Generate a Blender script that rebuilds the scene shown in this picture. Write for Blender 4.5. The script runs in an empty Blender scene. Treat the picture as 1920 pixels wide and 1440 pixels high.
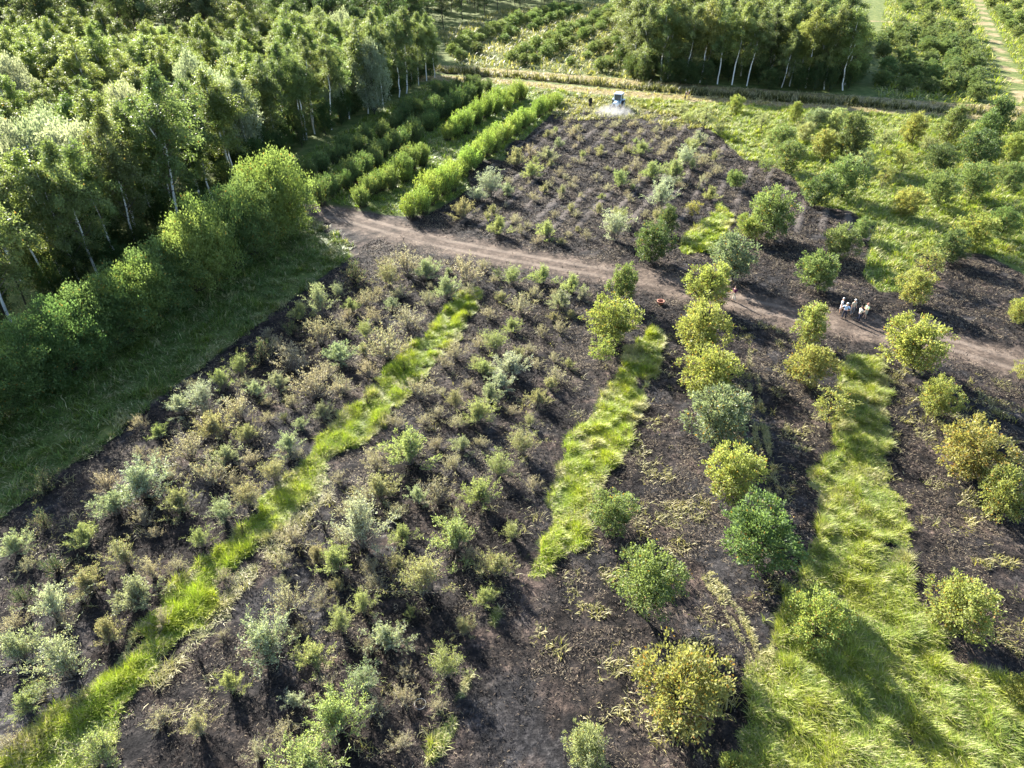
import bpy, bmesh, math, random
import numpy as np
R = math.radians
rng = np.random.default_rng(7)
random.seed(7)
scene = bpy.context.scene
COL = scene.collection

# ---------------------------------------------------------------- camera, sky, sun, exposure
CAM_H, PITCH, FPX = 35.0, R(35.0), 1310.0          # drone height, tilt below the horizon, focal length in photo pixels
cam = bpy.data.cameras.new('camera'); cam_o = bpy.data.objects.new('camera', cam); COL.objects.link(cam_o)
cam.sensor_width = 36.0; cam.lens = 36.0 * FPX / 1920.0; cam.clip_end = 6000; cam.clip_start = 0.5
cam_o.location = (0, 0, CAM_H); cam_o.rotation_euler = (math.pi / 2 - PITCH, 0, 0)
scene.camera = cam_o
SUN_AZ, SUN_EL = math.atan2(-0.56, 0.83), R(25.5)   # azimuth from +Y towards +X
w = bpy.data.worlds.new('World'); scene.world = w; w.use_nodes = True
sky = w.node_tree.nodes.new('ShaderNodeTexSky'); sky.sky_type = 'NISHITA'; sky.sun_disc = False
sky.sun_elevation = SUN_EL; sky.sun_rotation = SUN_AZ; sky.air_density = 1.0; sky.dust_density = 1.0
w.node_tree.links.new(sky.outputs[0], w.node_tree.nodes['Background'].inputs[0])
w.node_tree.nodes['Background'].inputs[1].default_value = 0.08
sun = bpy.data.lights.new('sun', 'SUN'); sun.energy = 5.0; sun.angle = R(0.55); sun.color = (1.0, 0.945, 0.85)
sun_o = bpy.data.objects.new('sun', sun); COL.objects.link(sun_o)
sun_o.rotation_euler = (math.pi / 2 - SUN_EL, 0, math.pi - SUN_AZ); sun_o.location = (-40, 60, 60)
scene.view_settings.view_transform = 'Standard'; scene.view_settings.look = 'None'
scene.view_settings.exposure = 2.6; scene.view_settings.gamma = 1.0
scene.render.engine = 'CYCLES'; scene.cycles.max_bounces = 6; scene.cycles.transparent_max_bounces = 4
scene.cycles.volume_step_rate = 2.0; scene.cycles.use_adaptive_sampling = True

# ---------------------------------------------------------------- helpers
CP, SP = math.cos(PITCH), math.sin(PITCH)
def at(u, v, z=0.0):
    x = (u - 960) / FPX; y = (720 - v) / FPX
    d = (x, CP + y * SP, -SP + y * CP); t = (z - CAM_H) / d[2]
    return d[0] * t, d[1] * t
def gp(pts): return np.array([at(u, v) for u, v in pts])
def depth(y, z=0.0): return y * CP + (CAM_H - z) * SP
def pix(x, y, z=0.0):
    Z = depth(y, z); up = y * SP + (z - CAM_H) * CP
    return 960 + FPX * x / Z, 720 - FPX * up / Z

def hash2(i, j, s):
    n = (i * 374761393 + j * 668265263 + s * 974634777) & 0xffffffff
    n = ((n ^ (n >> 13)) * 1274126177) & 0xffffffff
    return ((n ^ (n >> 16)) & 0xffff) / 65535.0
def vnoise(x, y, s=0):
    x = np.asarray(x, float); y = np.asarray(y, float)
    xi = np.floor(x).astype(np.int64); yi = np.floor(y).astype(np.int64)
    fx = x - xi; fy = y - yi; fx = fx * fx * (3 - 2 * fx); fy = fy * fy * (3 - 2 * fy)
    a = hash2(xi, yi, s); b = hash2(xi + 1, yi, s); c = hash2(xi, yi + 1, s); d = hash2(xi + 1, yi + 1, s)
    return (a * (1 - fx) + b * fx) * (1 - fy) + (c * (1 - fx) + d * fx) * fy
def fbm(x, y, s=0, o=3):
    t = 0; a = 0.5; n = 0
    for k in range(o):
        t = t + a * vnoise(x, y, s + 17 * k); n += a; a *= 0.5; x = x * 2.03 + 5.1; y = y * 2.03 + 1.7
    return t / n

def seg_dist(X, Y, pts, closed):
    best = np.full(X.shape, 1e9)
    n = len(pts)
    for i in range(n if closed else n - 1):
        ax, ay = pts[i]; bx, by = pts[(i + 1) % n]
        dx, dy = bx - ax, by - ay; L = dx * dx + dy * dy + 1e-12
        t = np.clip(((X - ax) * dx + (Y - ay) * dy) / L, 0, 1)
        best = np.minimum(best, (X - ax - t * dx) ** 2 + (Y - ay - t * dy) ** 2)
    return np.sqrt(best)
def poly_sdf(X, Y, poly):                       # metres, positive inside
    ins = np.zeros(X.shape, bool); n = len(poly)
    for i in range(n):
        ax, ay = poly[i]; bx, by = poly[(i + 1) % n]
        c = (ay > Y) != (by > Y)
        with np.errstate(divide='ignore', invalid='ignore'):
            ins ^= c & (X < (bx - ax) * (Y - ay) / (by - ay + 1e-12) + ax)
    d = seg_dist(X, Y, poly, True)
    return np.where(ins, d, -d)

def mk_mesh(name, V, F, attrs=None, smooth=False):
    V = np.ascontiguousarray(V, np.float32); F = np.ascontiguousarray(F, np.int32)
    me = bpy.data.meshes.new(name); m, k = F.shape
    me.vertices.add(len(V)); me.vertices.foreach_set('co', V.ravel())
    me.loops.add(m * k); me.loops.foreach_set('vertex_index', F.ravel())
    me.polygons.add(m); me.polygons.foreach_set('loop_start', np.arange(0, m * k, k, dtype=np.int32))
    for n, a in (attrs or {}).items():
        at_ = me.attributes.new(n, 'FLOAT', 'POINT'); at_.data.foreach_set('value', np.ascontiguousarray(a, np.float32))
    me.update(calc_edges=True)
    if smooth: me.polygons.foreach_set('use_smooth', np.ones(m, bool))
    return me
def link(name, data, parent=None, mat=None):
    o = bpy.data.objects.new(name, data); COL.objects.link(o)
    if parent: o.parent = parent
    if mat is not None and data is not None and not data.materials: data.materials.append(mat)
    return o
def tag(o, label, cat=None, group=None, kind=None):
    o['label'] = label
    if cat: o['category'] = cat
    if group: o['group'] = group
    if kind: o['kind'] = kind
    return o
def tubes(paths, k=5):                          # paths: list of (pts (n,3), radii (n,))
    Vs, Fs, off = [], [], 0
    for P, rad in paths:
        P = np.asarray(P, float); n = len(P); rad = np.asarray(rad, float)
        T = np.gradient(P, axis=0); T /= np.linalg.norm(T, axis=1)[:, None] + 1e-9
        ref = np.where(np.abs(T[:, 2:3]) < 0.9, np.array([[0, 0, 1.0]]), np.array([[1.0, 0, 0]]))
        A = np.cross(T, ref); A /= np.linalg.norm(A, axis=1)[:, None] + 1e-9; B = np.cross(T, A)
        th = np.arange(k) * 2 * math.pi / k
        ring = P[:, None] + rad[:, None, None] * (np.cos(th)[None, :, None] * A[:, None] + np.sin(th)[None, :, None] * B[:, None])
        Vs.append(ring.reshape(-1, 3))
        i = np.arange(n - 1)[:, None] * k; j = np.arange(k)[None]
        j2 = (j + 1) % k
        Fs.append((np.stack([i + j, i + j2, i + k + j2, i + k + j], -1)).reshape(-1, 4) + off); off += n * k
    return np.concatenate(Vs), np.concatenate(Fs)
def unit(a): return a / (np.linalg.norm(a, axis=-1, keepdims=True) + 1e-9)
def leaf_quads(P, D, L, W, g):                   # rhombic leaves, slightly folded
    n = len(P); D = unit(D); S = unit(np.cross(D, g.normal(size=(n, 3)))); N = np.cross(D, S)
    L = np.broadcast_to(L, (n,))[:, None]; W = np.broadcast_to(W, (n,))[:, None]
    a = P; b = P + D * L * 0.45 + S * W * 0.5 + N * W * 0.18; c = P + D * L; d = P + D * L * 0.45 - S * W * 0.5 + N * W * 0.18
    V = np.stack([a, b, c, d], 1).reshape(-1, 3); F = np.arange(4 * n).reshape(n, 4)
    return V, F

# ---------------------------------------------------------------- materials
def new_mat(name):
    m = bpy.data.materials.new(name); m.use_nodes = True; nt = m.node_tree; nt.nodes.clear()
    out = nt.nodes.new('ShaderNodeOutputMaterial')
    return m, nt, out
class N:                                         # tiny node-graph writer
    def __init__(s, nt): s.nt = nt
    def put(s, sock, v):
        if hasattr(v, 'is_linked') or isinstance(v, bpy.types.NodeSocket): s.nt.links.new(v, sock)
        else:
            if sock.type == 'RGBA' and len(v) == 3: v = (*v, 1)
            sock.default_value = v
    def math(s, op, a, b=0.0, clamp=False):
        n = s.nt.nodes.new('ShaderNodeMath'); n.operation = op; n.use_clamp = clamp
        s.put(n.inputs[0], a); s.put(n.inputs[1], b); return n.outputs[0]
    def attr(s, name, typ='GEOMETRY'):
        n = s.nt.nodes.new('ShaderNodeAttribute'); n.attribute_name = name; n.attribute_type = typ; return n.outputs['Fac']
    def noise(s, vec, scale, detail=3, rough=0.55, dist=0.0):
        n = s.nt.nodes.new('ShaderNodeTexNoise'); s.put(n.inputs['Vector'], vec); n.inputs['Scale'].default_value = scale
        n.inputs['Detail'].default_value = detail; n.inputs['Roughness'].default_value = rough; n.inputs['Distortion'].default_value = dist
        return n.outputs['Fac']
    def mix(s, f, a, b, blend='MIX'):
        n = s.nt.nodes.new('ShaderNodeMix'); n.data_type = 'RGBA'; n.blend_type = blend
        s.put(n.inputs[0], f); s.put(n.inputs[6], a); s.put(n.inputs[7], b); return n.outputs[2]
    def ramp(s, f, stops):
        n = s.nt.nodes.new('ShaderNodeValToRGB'); cr = n.color_ramp
        while len(cr.elements) < len(stops): cr.elements.new(0.5)
        for e, (p, c) in zip(cr.elements, stops): e.position = p; e.color = (*c, 1)
        s.put(n.inputs[0], f); return n.outputs[0]
    def step(s, v, a, b):
        n = s.nt.nodes.new('ShaderNodeMapRange'); n.interpolation_type = 'SMOOTHSTEP'
        s.put(n.inputs[0], v); n.inputs[1].default_value = a; n.inputs[2].default_value = b; return n.outputs[0]
    def pos(s): return s.nt.nodes.new('ShaderNodeNewGeometry').outputs['Position']
def surface(nt, out, col, rough=0.9, bump=None, bstr=0.5, bdist=0.1, transl=0.0, spec=0.2, tcol=None):
    g = N(nt); p = nt.nodes.new('ShaderNodeBsdfPrincipled'); g.put(p.inputs['Base Color'], col)
    g.put(p.inputs['Roughness'], rough); p.inputs['Specular IOR Level'].default_value = spec
    if bump is not None:
        b = nt.nodes.new('ShaderNodeBump'); b.inputs['Strength'].default_value = bstr; b.inputs['Distance'].default_value = bdist
        g.put(b.inputs['Height'], bump); nt.links.new(b.outputs[0], p.inputs['Normal'])
    res = p.outputs[0]
    if transl > 0:
        t = nt.nodes.new('ShaderNodeBsdfTranslucent'); g.put(t.inputs['Color'], tcol if tcol is not None else col)
        mx = nt.nodes.new('ShaderNodeMixShader'); mx.inputs[0].default_value = transl
        nt.links.new(res, mx.inputs[1]); nt.links.new(t.outputs[0], mx.inputs[2]); res = mx.outputs[0]
    nt.links.new(res, out.inputs[0])
def plain(name, col, rough=0.6, var=0.15, scale=8, spec=0.3, metallic=0.0):
    m, nt, out = new_mat(name); g = N(nt); tc = nt.nodes.new('ShaderNodeTexCoord').outputs['Object']
    n = g.noise(tc, scale, 4)
    c = g.mix(n, tuple(x * (1 - var) for x in col), tuple(min(1, x * (1 + var)) for x in col))
    surface(nt, out, c, rough, bump=n, bstr=0.15, bdist=0.02, spec=spec)
    for nd in nt.nodes:
        if nd.type == 'BSDF_PRINCIPLED': nd.inputs['Metallic'].default_value = metallic
    return m
def leaf_material(name, transl, gloss, dead):
    m, nt, out = new_mat(name); g = N(nt)
    oi = nt.nodes.new('ShaderNodeObjectInfo'); base = oi.outputs['Color']
    rv, lh = g.attr('rv'), g.attr('lh'); sc = g.attr('scorch', 'OBJECT')
    hs = nt.nodes.new('ShaderNodeHueSaturation'); g.put(hs.inputs['Color'], base)
    g.put(hs.inputs['Hue'], g.math('ADD', 0.484, g.math('MULTIPLY', oi.outputs['Random'], 0.026)))
    g.put(hs.inputs['Value'], g.math('ADD', 0.65, g.math('MULTIPLY', rv, 0.75)))
    g.put(hs.inputs['Saturation'], g.math('ADD', 1.02, g.math('MULTIPLY', rv, -0.22)))
    rnd2 = g.math('FRACT', g.math('MULTIPLY', rv, 37.0))
    lim = g.math('MULTIPLY', sc, g.math('SUBTRACT', 1.55, lh))
    isb = g.math('LESS_THAN', rnd2, lim)
    brown = g.mix(rv, *dead)
    c = g.mix(isb, hs.outputs[0], brown)
    tc = g.mix(1.0, c, (1.25, 1.25, 0.75), 'MULTIPLY')
    surface(nt, out, c, 0.5, transl=transl, spec=gloss, tcol=tc)
    return m
M_LEAF = leaf_material('foliage_leaf', 0.50, 0.22, ((0.13, 0.075, 0.02), (0.34, 0.22, 0.06)))
M_FUZZ = leaf_material('feathery_leaf', 0.45, 0.25, ((0.12, 0.09, 0.06), (0.32, 0.26, 0.185)))
def blade_material():
    m, nt, out = new_mat('grass_blade'); g = N(nt); P = g.pos()
    rv, dry = g.attr('rv'), g.attr('dry')
    oc = nt.nodes.new('ShaderNodeObjectInfo').outputs['Color']
    n = g.noise(P, 0.35, 3)
    green = g.mix(g.step(n, 0.35, 0.68), oc, g.mix(1.0, oc, (1.3, 1.1, 0.7), 'MULTIPLY'))
    green = g.mix(1.0, green, g.ramp(rv, [(0, (0.6, 0.62, 0.6)), (0.6, (1, 1, 1)), (1, (1.5, 1.35, 1.3))]), 'MULTIPLY')
    straw = g.mix(rv, (0.22, 0.19, 0.085), (0.50, 0.45, 0.27))
    c = g.mix(dry, green, straw)
    tc = g.mix(1.0, c, (1.25, 1.3, 0.6), 'MULTIPLY')
    surface(nt, out, c, 0.5, transl=0.42, spec=0.3, tcol=tc); return m
M_BLADE = blade_material()
def litter_material():
    m, nt, out = new_mat('charred_litter'); g = N(nt); rv = g.attr('rv')
    c = g.ramp(rv, [(0, (0.005, 0.005, 0.005)), (0.45, (0.016, 0.0135, 0.0125)), (0.7, (0.065, 0.048, 0.035)), (0.86, (0.16, 0.125, 0.082)), (1, (0.36, 0.31, 0.21))])
    surface(nt, out, c, 0.8, transl=0.1, spec=0.2); return m
M_LITTER = litter_material()
M_BARK = plain('dark_bark', (0.045, 0.036, 0.028), 0.9, 0.5, 6)
M_CHAR = plain('charred_bark', (0.018, 0.015, 0.014), 0.9, 0.5, 6)
M_TWIG = plain('scorched_twig', (0.15, 0.125, 0.10), 0.9, 0.4, 9)
def birch_material():
    m, nt, out = new_mat('birch_bark'); g = N(nt); tc = nt.nodes.new('ShaderNodeTexCoord').outputs['Object']
    mp = nt.nodes.new('ShaderNodeMapping'); mp.inputs['Scale'].default_value = (30, 30, 90); nt.links.new(tc, mp.inputs[0])
    n = g.noise(mp.outputs[0], 1.0, 3)
    c = g.mix(g.step(n, 0.58, 0.66), (0.62, 0.60, 0.55), (0.06, 0.05, 0.045))
    c = g.mix(g.attr('limb'), c, (0.10, 0.08, 0.065))
    surface(nt, out, c, 0.8); return m
M_BIRCH = birch_material()

def ground_material():
    m, nt, out = new_mat('field_ground'); g = N(nt); P = g.pos()
    burn, track, dry, ditch = g.attr('burn'), g.attr('track'), g.attr('dry'), g.attr('ditch')
    nb, nm, ns, nf = g.noise(P, 0.09, 3), g.noise(P, 0.55, 4), g.noise(P, 2.4, 5, 0.65), g.noise(P, 9.0, 4, 0.7)
    # living turf
    turf = g.ramp(nm, [(0.25, (0.04, 0.06, 0.016)), (0.5, (0.085, 0.11, 0.028)), (0.68, (0.14, 0.15, 0.05)), (0.85, (0.25, 0.22, 0.11))])
    turf = g.mix(1.0, turf, g.ramp(nf, [(0.2, (0.55, 0.55, 0.55)), (0.8, (1.4, 1.4, 1.4))]), 'MULTIPLY')
    # char, duff and ash
    mixn = g.math('ADD', g.math('MULTIPLY', ns, 0.6), g.math('MULTIPLY', nf, 0.4))
    char = g.ramp(mixn, [(0.36, (0.006, 0.0055, 0.006)), (0.47, (0.012, 0.0105, 0.0105)), (0.55, (0.030, 0.024, 0.0205)), (0.62, (0.062, 0.048, 0.038)), (0.72, (0.15, 0.12, 0.09))])
    ash = g.ramp(mixn, [(0.36, (0.007, 0.007, 0.008)), (0.50, (0.020, 0.0195, 0.021)), (0.60, (0.048, 0.046, 0.047)), (0.72, (0.16, 0.15, 0.14))])
    bcol = g.mix(g.step(nb, 0.42, 0.60), char, ash)
    n4 = g.noise(P, 0.28, 4, .6, .6)
    duff = g.ramp(mixn, [(0.38, (0.011, 0.009, 0.0085)), (0.50, (0.034, 0.026, 0.023)), (0.60, (0.078, 0.058, 0.047)), (0.72, (0.17, 0.135, 0.105))])
    bcol = g.mix(g.step(n4, 0.50, 0.64), bcol, duff)
    bcol = g.mix(1.0, bcol, g.ramp(g.noise(P, 0.17, 5, .65, .8), [(0.36, (0.5, 0.5, 0.52)), (0.5, (1, 1, 1)), (0.64, (1.7, 1.65, 1.6))]), 'MULTIPLY')
    bcol = g.mix(1.0, bcol, g.ramp(nm, [(0.30, (0.28, 0.28, 0.29)), (0.50, (0.82, 0.82, 0.82)), (0.72, (1.6, 1.56, 1.5))]), 'MULTIPLY')
    row_ = g.attr('furrow'); bcol = g.mix(g.math('MULTIPLY', g.step(g.math('ADD', row_, g.math('MULTIPLY', g.math('SUBTRACT', ns, .5), 1.2)), .2, .9), .6), bcol, (0.11, 0.093, 0.08))
    # trodden earth
    earth = g.ramp(g.math('ADD', g.math('MULTIPLY', nm, 0.5), g.math('MULTIPLY', ns, 0.5)), [(0.32, (0.022, 0.018, 0.015)), (0.5, (0.068, 0.051, 0.040)), (0.68, (0.16, 0.123, 0.095))])
    earth = g.mix(1.0, earth, g.ramp(nf, [(0.2, (0.7, 0.7, 0.7)), (0.8, (1.25, 1.25, 1.25))]), 'MULTIPLY')
    rut = g.math('MULTIPLY', g.step(g.math('ABSOLUTE', g.math('SUBTRACT', g.math('ADD', track, g.math('MULTIPLY', g.math('SUBTRACT', nm, .5), .8)), 2.1)), .6, .1), g.step(nb, .3, .6))
    earth = g.mix(g.math('MULTIPLY', rut, .5), earth, (0.20, 0.16, 0.128))
    sand = g.ramp(g.math('ADD', g.math('MULTIPLY', nm, 0.6), g.math('MULTIPLY', ns, 0.4)), [(0.3, (0.10, 0.095, 0.04)), (0.48, (0.20, 0.155, 0.08)), (0.7, (0.29, 0.235, 0.14))])
    jit = g.math('ADD', g.math('MULTIPLY', g.math('SUBTRACT', nm, 0.5), 2.6), g.math('MULTIPLY', g.math('SUBTRACT', ns, 0.5), 1.6))
    c = g.mix(g.step(g.math('ADD', dry, jit), -0.5, 0.7), turf, sand)
    c = g.mix(g.step(g.math('ADD', burn, g.math('MULTIPLY', jit, 0.4)), -0.35, 0.25), c, bcol)
    c = g.mix(g.step(g.math('ADD', track, g.math('MULTIPLY', jit, 1.5)), -1.2, 1.6), c, earth)
    c = g.mix(g.step(g.math('ADD', ditch, jit), -0.2, 0.4), c, g.mix(nf, (0.03, 0.035, 0.012), (0.075, 0.06, 0.03)))
    h = g.math('ADD', g.math('MULTIPLY', ns, 0.7), g.math('MULTIPLY', nf, 0.35))
    surface(nt, out, c, 0.95, bump=h, bstr=0.85, bdist=0.16, spec=0.12); return m
M_GROUND = ground_material()

# ---------------------------------------------------------------- field plan (ground outlines, metres)
BURN = gp([(-400, 1160), (0, 978), (100, 897), (205, 828), (250, 782), (340, 715), (430, 645), (520, 578), (600, 520), (665, 476), (640, 452), (600, 430),
           (615, 385), (700, 398), (760, 405), (800, 402), (850, 375), (930, 315), (985, 262), (1045, 203), (1105, 195), (1180, 203), (1240, 207), (1310, 226), (1350, 255), (1395, 300),
           (1440, 305), (1485, 330), (1520, 385), (1590, 395), (1640, 425), (1625, 480), (1620, 525), (1650, 550), (1700, 550), (1720, 480), (1770, 470), (1850, 478), (1930, 520), (2300, 600), (2900, 1000)])
BURN = np.vstack([BURN, [(60, -20), (-60, -20)]])
S1 = gp([(893, 545), (860, 558), (790, 630), (700, 728), (625, 800), (560, 872), (490, 948), (420, 1020), (335, 1105), (235, 1228), (120, 1330), (20, 1425), (-60, 1500),
         (140, 1500), (190, 1400), (262, 1290), (325, 1215), (395, 1150), (425, 1085), (500, 1012), (592, 925), (604, 885), (640, 848), (690, 822), (760, 755), (850, 650), (888, 600), (903, 560)])
S2 = gp([(1238, 608), (1190, 640), (1165, 690), (1105, 785), (1050, 868), (1025, 955), (1028, 1000), (990, 1055), (1000, 1082), (1025, 1078), (1060, 1040), (1098, 1020), (1112, 925), (1168, 862), (1190, 805), (1218, 725), (1246, 645)])
S3 = gp([(1605, 676), (1650, 678), (1668, 795), (1664, 880), (1692, 960), (1690, 1062), (1742, 1172), (1800, 1240), (1905, 1290), (2000, 1318), (2200, 1500), (1340, 1540), (1390, 1400), (1408, 1290), (1435, 1215),
         (1465, 1145), (1500, 1085), (1520, 1010), (1545, 960), (1522, 880), (1560, 840), (1572, 770), (1570, 700)])
S4 = gp([(1350, 385), (1376, 408), (1345, 470), (1285, 482), (1268, 465), (1312, 420)])
S5 = gp([(878, 1258), (890, 1262), (872, 1310), (855, 1312)]); S6 = gp([(850, 1348), (856, 1362), (825, 1425), (800, 1432), (806, 1395)])
S7 = gp([(930, 1140), (940, 1145), (930, 1175), (918, 1172)])
STRIPS = [S1, S2, S3, S4, S5, S6, S7]
TRACK = gp([(430, 372), (540, 385), (640, 402), (720, 425), (830, 455), (940, 478), (1060, 500), (1200, 522), (1350, 558), (1500, 594), (1650, 624), (1800, 652), (1960, 700), (2300, 790)])
ROAD_A = gp([(640, 160), (820, 146), (960, 154), (1100, 168), (1200, 176), (1330, 186), (1500, 196), (1700, 210), (1920, 224), (2300, 250)])
ROAD_B = gp([(820, 128), (960, 136), (1100, 147), (1200, 155), (1320, 166), (1450, 176), (1600, 186), (1800, 200), (1920, 206), (2300, 232)])
DITCH = gp([(815, 132), (960, 143), (1100, 156), (1200, 165), (1330, 176), (1450, 186), (1600, 196), (1800, 210), (1920, 216), (2300, 242)])
ROAD_C = gp([(1822, -30), (1850, 40), (1880, 110), (1925, 190)]); ROAD_D = gp([(1600, 38), (1700, 41), (1855, 46)])
FOREST_EDGE = np.array([(-60, 30), (-53, 42), (-48.5, 52), (-45, 62), (-42.5, 72), (-41.5, 84), (-40, 95), (-38, 105), (-33.5, 122), (-28.5, 141), (-22, 160), (-18, 176)])
ROWDIR = np.array([0.39, 0.921]); ROWPERP = np.array([0.921, -0.39])

def ragged(x, y): return (fbm(x * 0.5, y * 0.5, 41, 3) - 0.5) * 1.7 + (fbm(x * 1.9, y * 1.9, 44, 2) - .5) * 0.8 - 0.05 + (fbm(x * 0.8, y * 0.8, 43, 2) > 0.78) * 3.0
def zones(X, Y):
    b = poly_sdf(X, Y, BURN)
    rg = ragged(X, Y)
    for s in STRIPS:
        k = .25 if len(s) < 6 else 1.0
        b = np.minimum(b, -(poly_sdf(X, Y, s) - rg * k))
    # patchy scorching between the young coppice rows
    blob = 3.0 - np.hypot((X + 3.2) / 1.2, (Y - 105.5) / 2.6); blob2 = 2.6 - np.hypot((X - 1.5) / 1.0, (Y - 117) / 2.6)
    b = np.maximum(b, np.maximum(blob, blob2))
    t = 3.1 - seg_dist(X, Y, TRACK, False)
    d = np.maximum(2.6 - seg_dist(X, Y, ROAD_A, False), 3.4 - seg_dist(X, Y, ROAD_B, False))
    d = np.maximum(d, np.maximum(1.7 - seg_dist(X, Y, ROAD_C, False), 1.7 - seg_dist(X, Y, ROAD_D, False)))
    dt = 1.5 - seg_dist(X, Y, DITCH, False)
    return b, t, d, dt
def furrow(X, Y, b, t):
    q = X * ROWPERP[0] + Y * ROWPERP[1]
    north = np.clip((Y - 80) / 6, 0, 1) * np.clip(b, 0, 1) * np.clip(-t / 2, 0, 1)
    north = north * np.clip(fbm(X * .18, Y * .18, 7) * 3.2 - .6, 0.15, 1)
    return north * np.sin(q * 2 * math.pi / 2.9 + (vnoise(X * .05, Y * .05, 5) - .5) * 1.2)
def height(X, Y, full=False, z=None):
    X = np.asarray(X, float); Y = np.asarray(Y, float)
    h = (fbm(X * 0.03, Y * 0.03, 3) - 0.5) * 0.8
    if full:
        b, t, d, dt = z
        rough = np.clip(b * 0.8 + 0.3, 0, 1) * (1 - np.clip(t + 0.5, 0, 1) * 0.75)
        h = h + rough * ((fbm(X * 1.1, Y * 1.1, 11) - 0.5) * 0.26 + (np.abs(vnoise(X * 2.1, Y * 2.1, 31) - 0.5) - 0.2) * -0.16)
        h = h + furrow(X, Y, b, t) * 0.15
        h = h - 0.06 * np.clip(t, 0, 1) - 0.9 * np.clip(dt / 1.2, 0, 1)
    return h
def hz(x, y): return float(height(x, y))

# ---------------------------------------------------------------- ground sheets
def axis(segs):
    out = []
    for a, b, s in segs: out.append(np.arange(a, b - 1e-6, s))
    out.append([segs[-1][1]]); return np.concatenate(out)
gx = axis([(-1500, -300, 100), (-300, -100, 6), (-100, -52, 1.2), (-52, 56, 0.24), (56, 110, 0.8), (110, 300, 6), (300, 1500, 100)])
gy = axis([(-200, 0, 25), (0, 14, 2), (14, 70, 0.24), (70, 110, 0.32), (110, 150, 0.42), (150, 175, 0.8), (175, 400, 3.0), (400, 2600, 110)])
GX, GY = np.meshgrid(gx, gy); zz = zones(GX.ravel(), GY.ravel())
FUR = furrow(GX.ravel(), GY.ravel(), zz[0], zz[1])
GZ = height(GX.ravel(), GY.ravel(), True, zz)
V = np.stack([GX.ravel(), GY.ravel(), GZ], 1); nx, ny = len(gx), len(gy)
i0 = (np.arange(ny - 1)[:, None] * nx + np.arange(nx - 1)[None]).ravel()
F = np.stack([i0, i0 + 1, i0 + 1 + nx, i0 + nx], 1)
fc = [z[F].mean(1) for z in zz]
cls = np.zeros(len(F), int)
cls[fc[2] > 0] = 2; cls[fc[0] > 0] = 1; cls[fc[3] > 0] = 3; cls[fc[1] > 0] = 4
for k, (nm, lab, cat) in enumerate([('ground', 'grassy ground of the unburnt fields and wood', 'ground'), ('burnt_ground', 'blackened ashy soil of the burnt plantation', 'ground'),
                          ('sandy_road', 'pale dry farm roads beyond the plantation', 'road'), ('ditch', 'narrow dark ditch between the two pale road bands', 'ditch'),
                          ('dirt_track', 'brown trodden dirt track crossing the burnt plantation', 'path')]):
    f = F[cls == k]; used, inv = np.unique(f, return_inverse=True)
    me = mk_mesh(nm, V[used], inv.reshape(f.shape), dict(burn=zz[0][used], track=zz[1][used], dry=zz[2][used], ditch=zz[3][used], furrow=FUR[used]), True)
    tag(link(nm, me, None, M_GROUND), lab, cat, kind='structure')

# ---------------------------------------------------------------- grass (uncountable)
def sample(poly, dens, fn=None, rag=1.0):
    poly = np.asarray(poly); lo, hi = poly.min(0), poly.max(0)
    n = int((hi - lo).prod() * dens)
    x = rng.uniform(lo[0], hi[0], n); y = rng.uniform(lo[1], hi[1], n)
    s = poly_sdf(x, y, poly); k = s > ragged(x, y) * rag
    x, y, s = x[k], y[k], s[k]
    if fn is not None:
        k = fn(x, y); x, y, s = x[k], y[k], s[k]
    return x, y, s
def blades(x, y, L, W, incl, heading, dry, rv, z0=0.0):
    n = len(x); z = height(x, y) + z0
    d = np.stack([np.cos(heading), np.sin(heading)], 1); s = np.stack([-d[:, 1], d[:, 0], np.zeros(n)], 1)
    def pt(t, e): return np.stack([x + d[:, 0] * t * np.cos(e), y + d[:, 1] * t * np.cos(e), z + t * np.sin(e)], 1)
    p0 = pt(np.zeros(n) - 0.04, incl); p1 = pt(L * 0.5, incl); e2 = incl - 0.55
    p2 = p1 + np.stack([d[:, 0] * np.cos(e2), d[:, 1] * np.cos(e2), np.sin(e2)], 1) * (L * 0.5)[:, None]
    p2[:, 2] = np.maximum(p2[:, 2], z + 0.02)
    w = W[:, None] * 0.5
    Vv = np.stack([p0 - s * w, p0 + s * w, p1 + s * w * 0.9, p1 - s * w * 0.9, p2], 1).reshape(-1, 3)
    b = np.arange(n)[:, None] * 5
    Ft = np.concatenate([b + [0, 1, 2], b + [0, 2, 3], b + [3, 2, 4]], 1).reshape(-1, 3)
    return Vv, Ft, dict(rv=np.repeat(rv, 5), dry=np.repeat(dry, 5))
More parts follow.
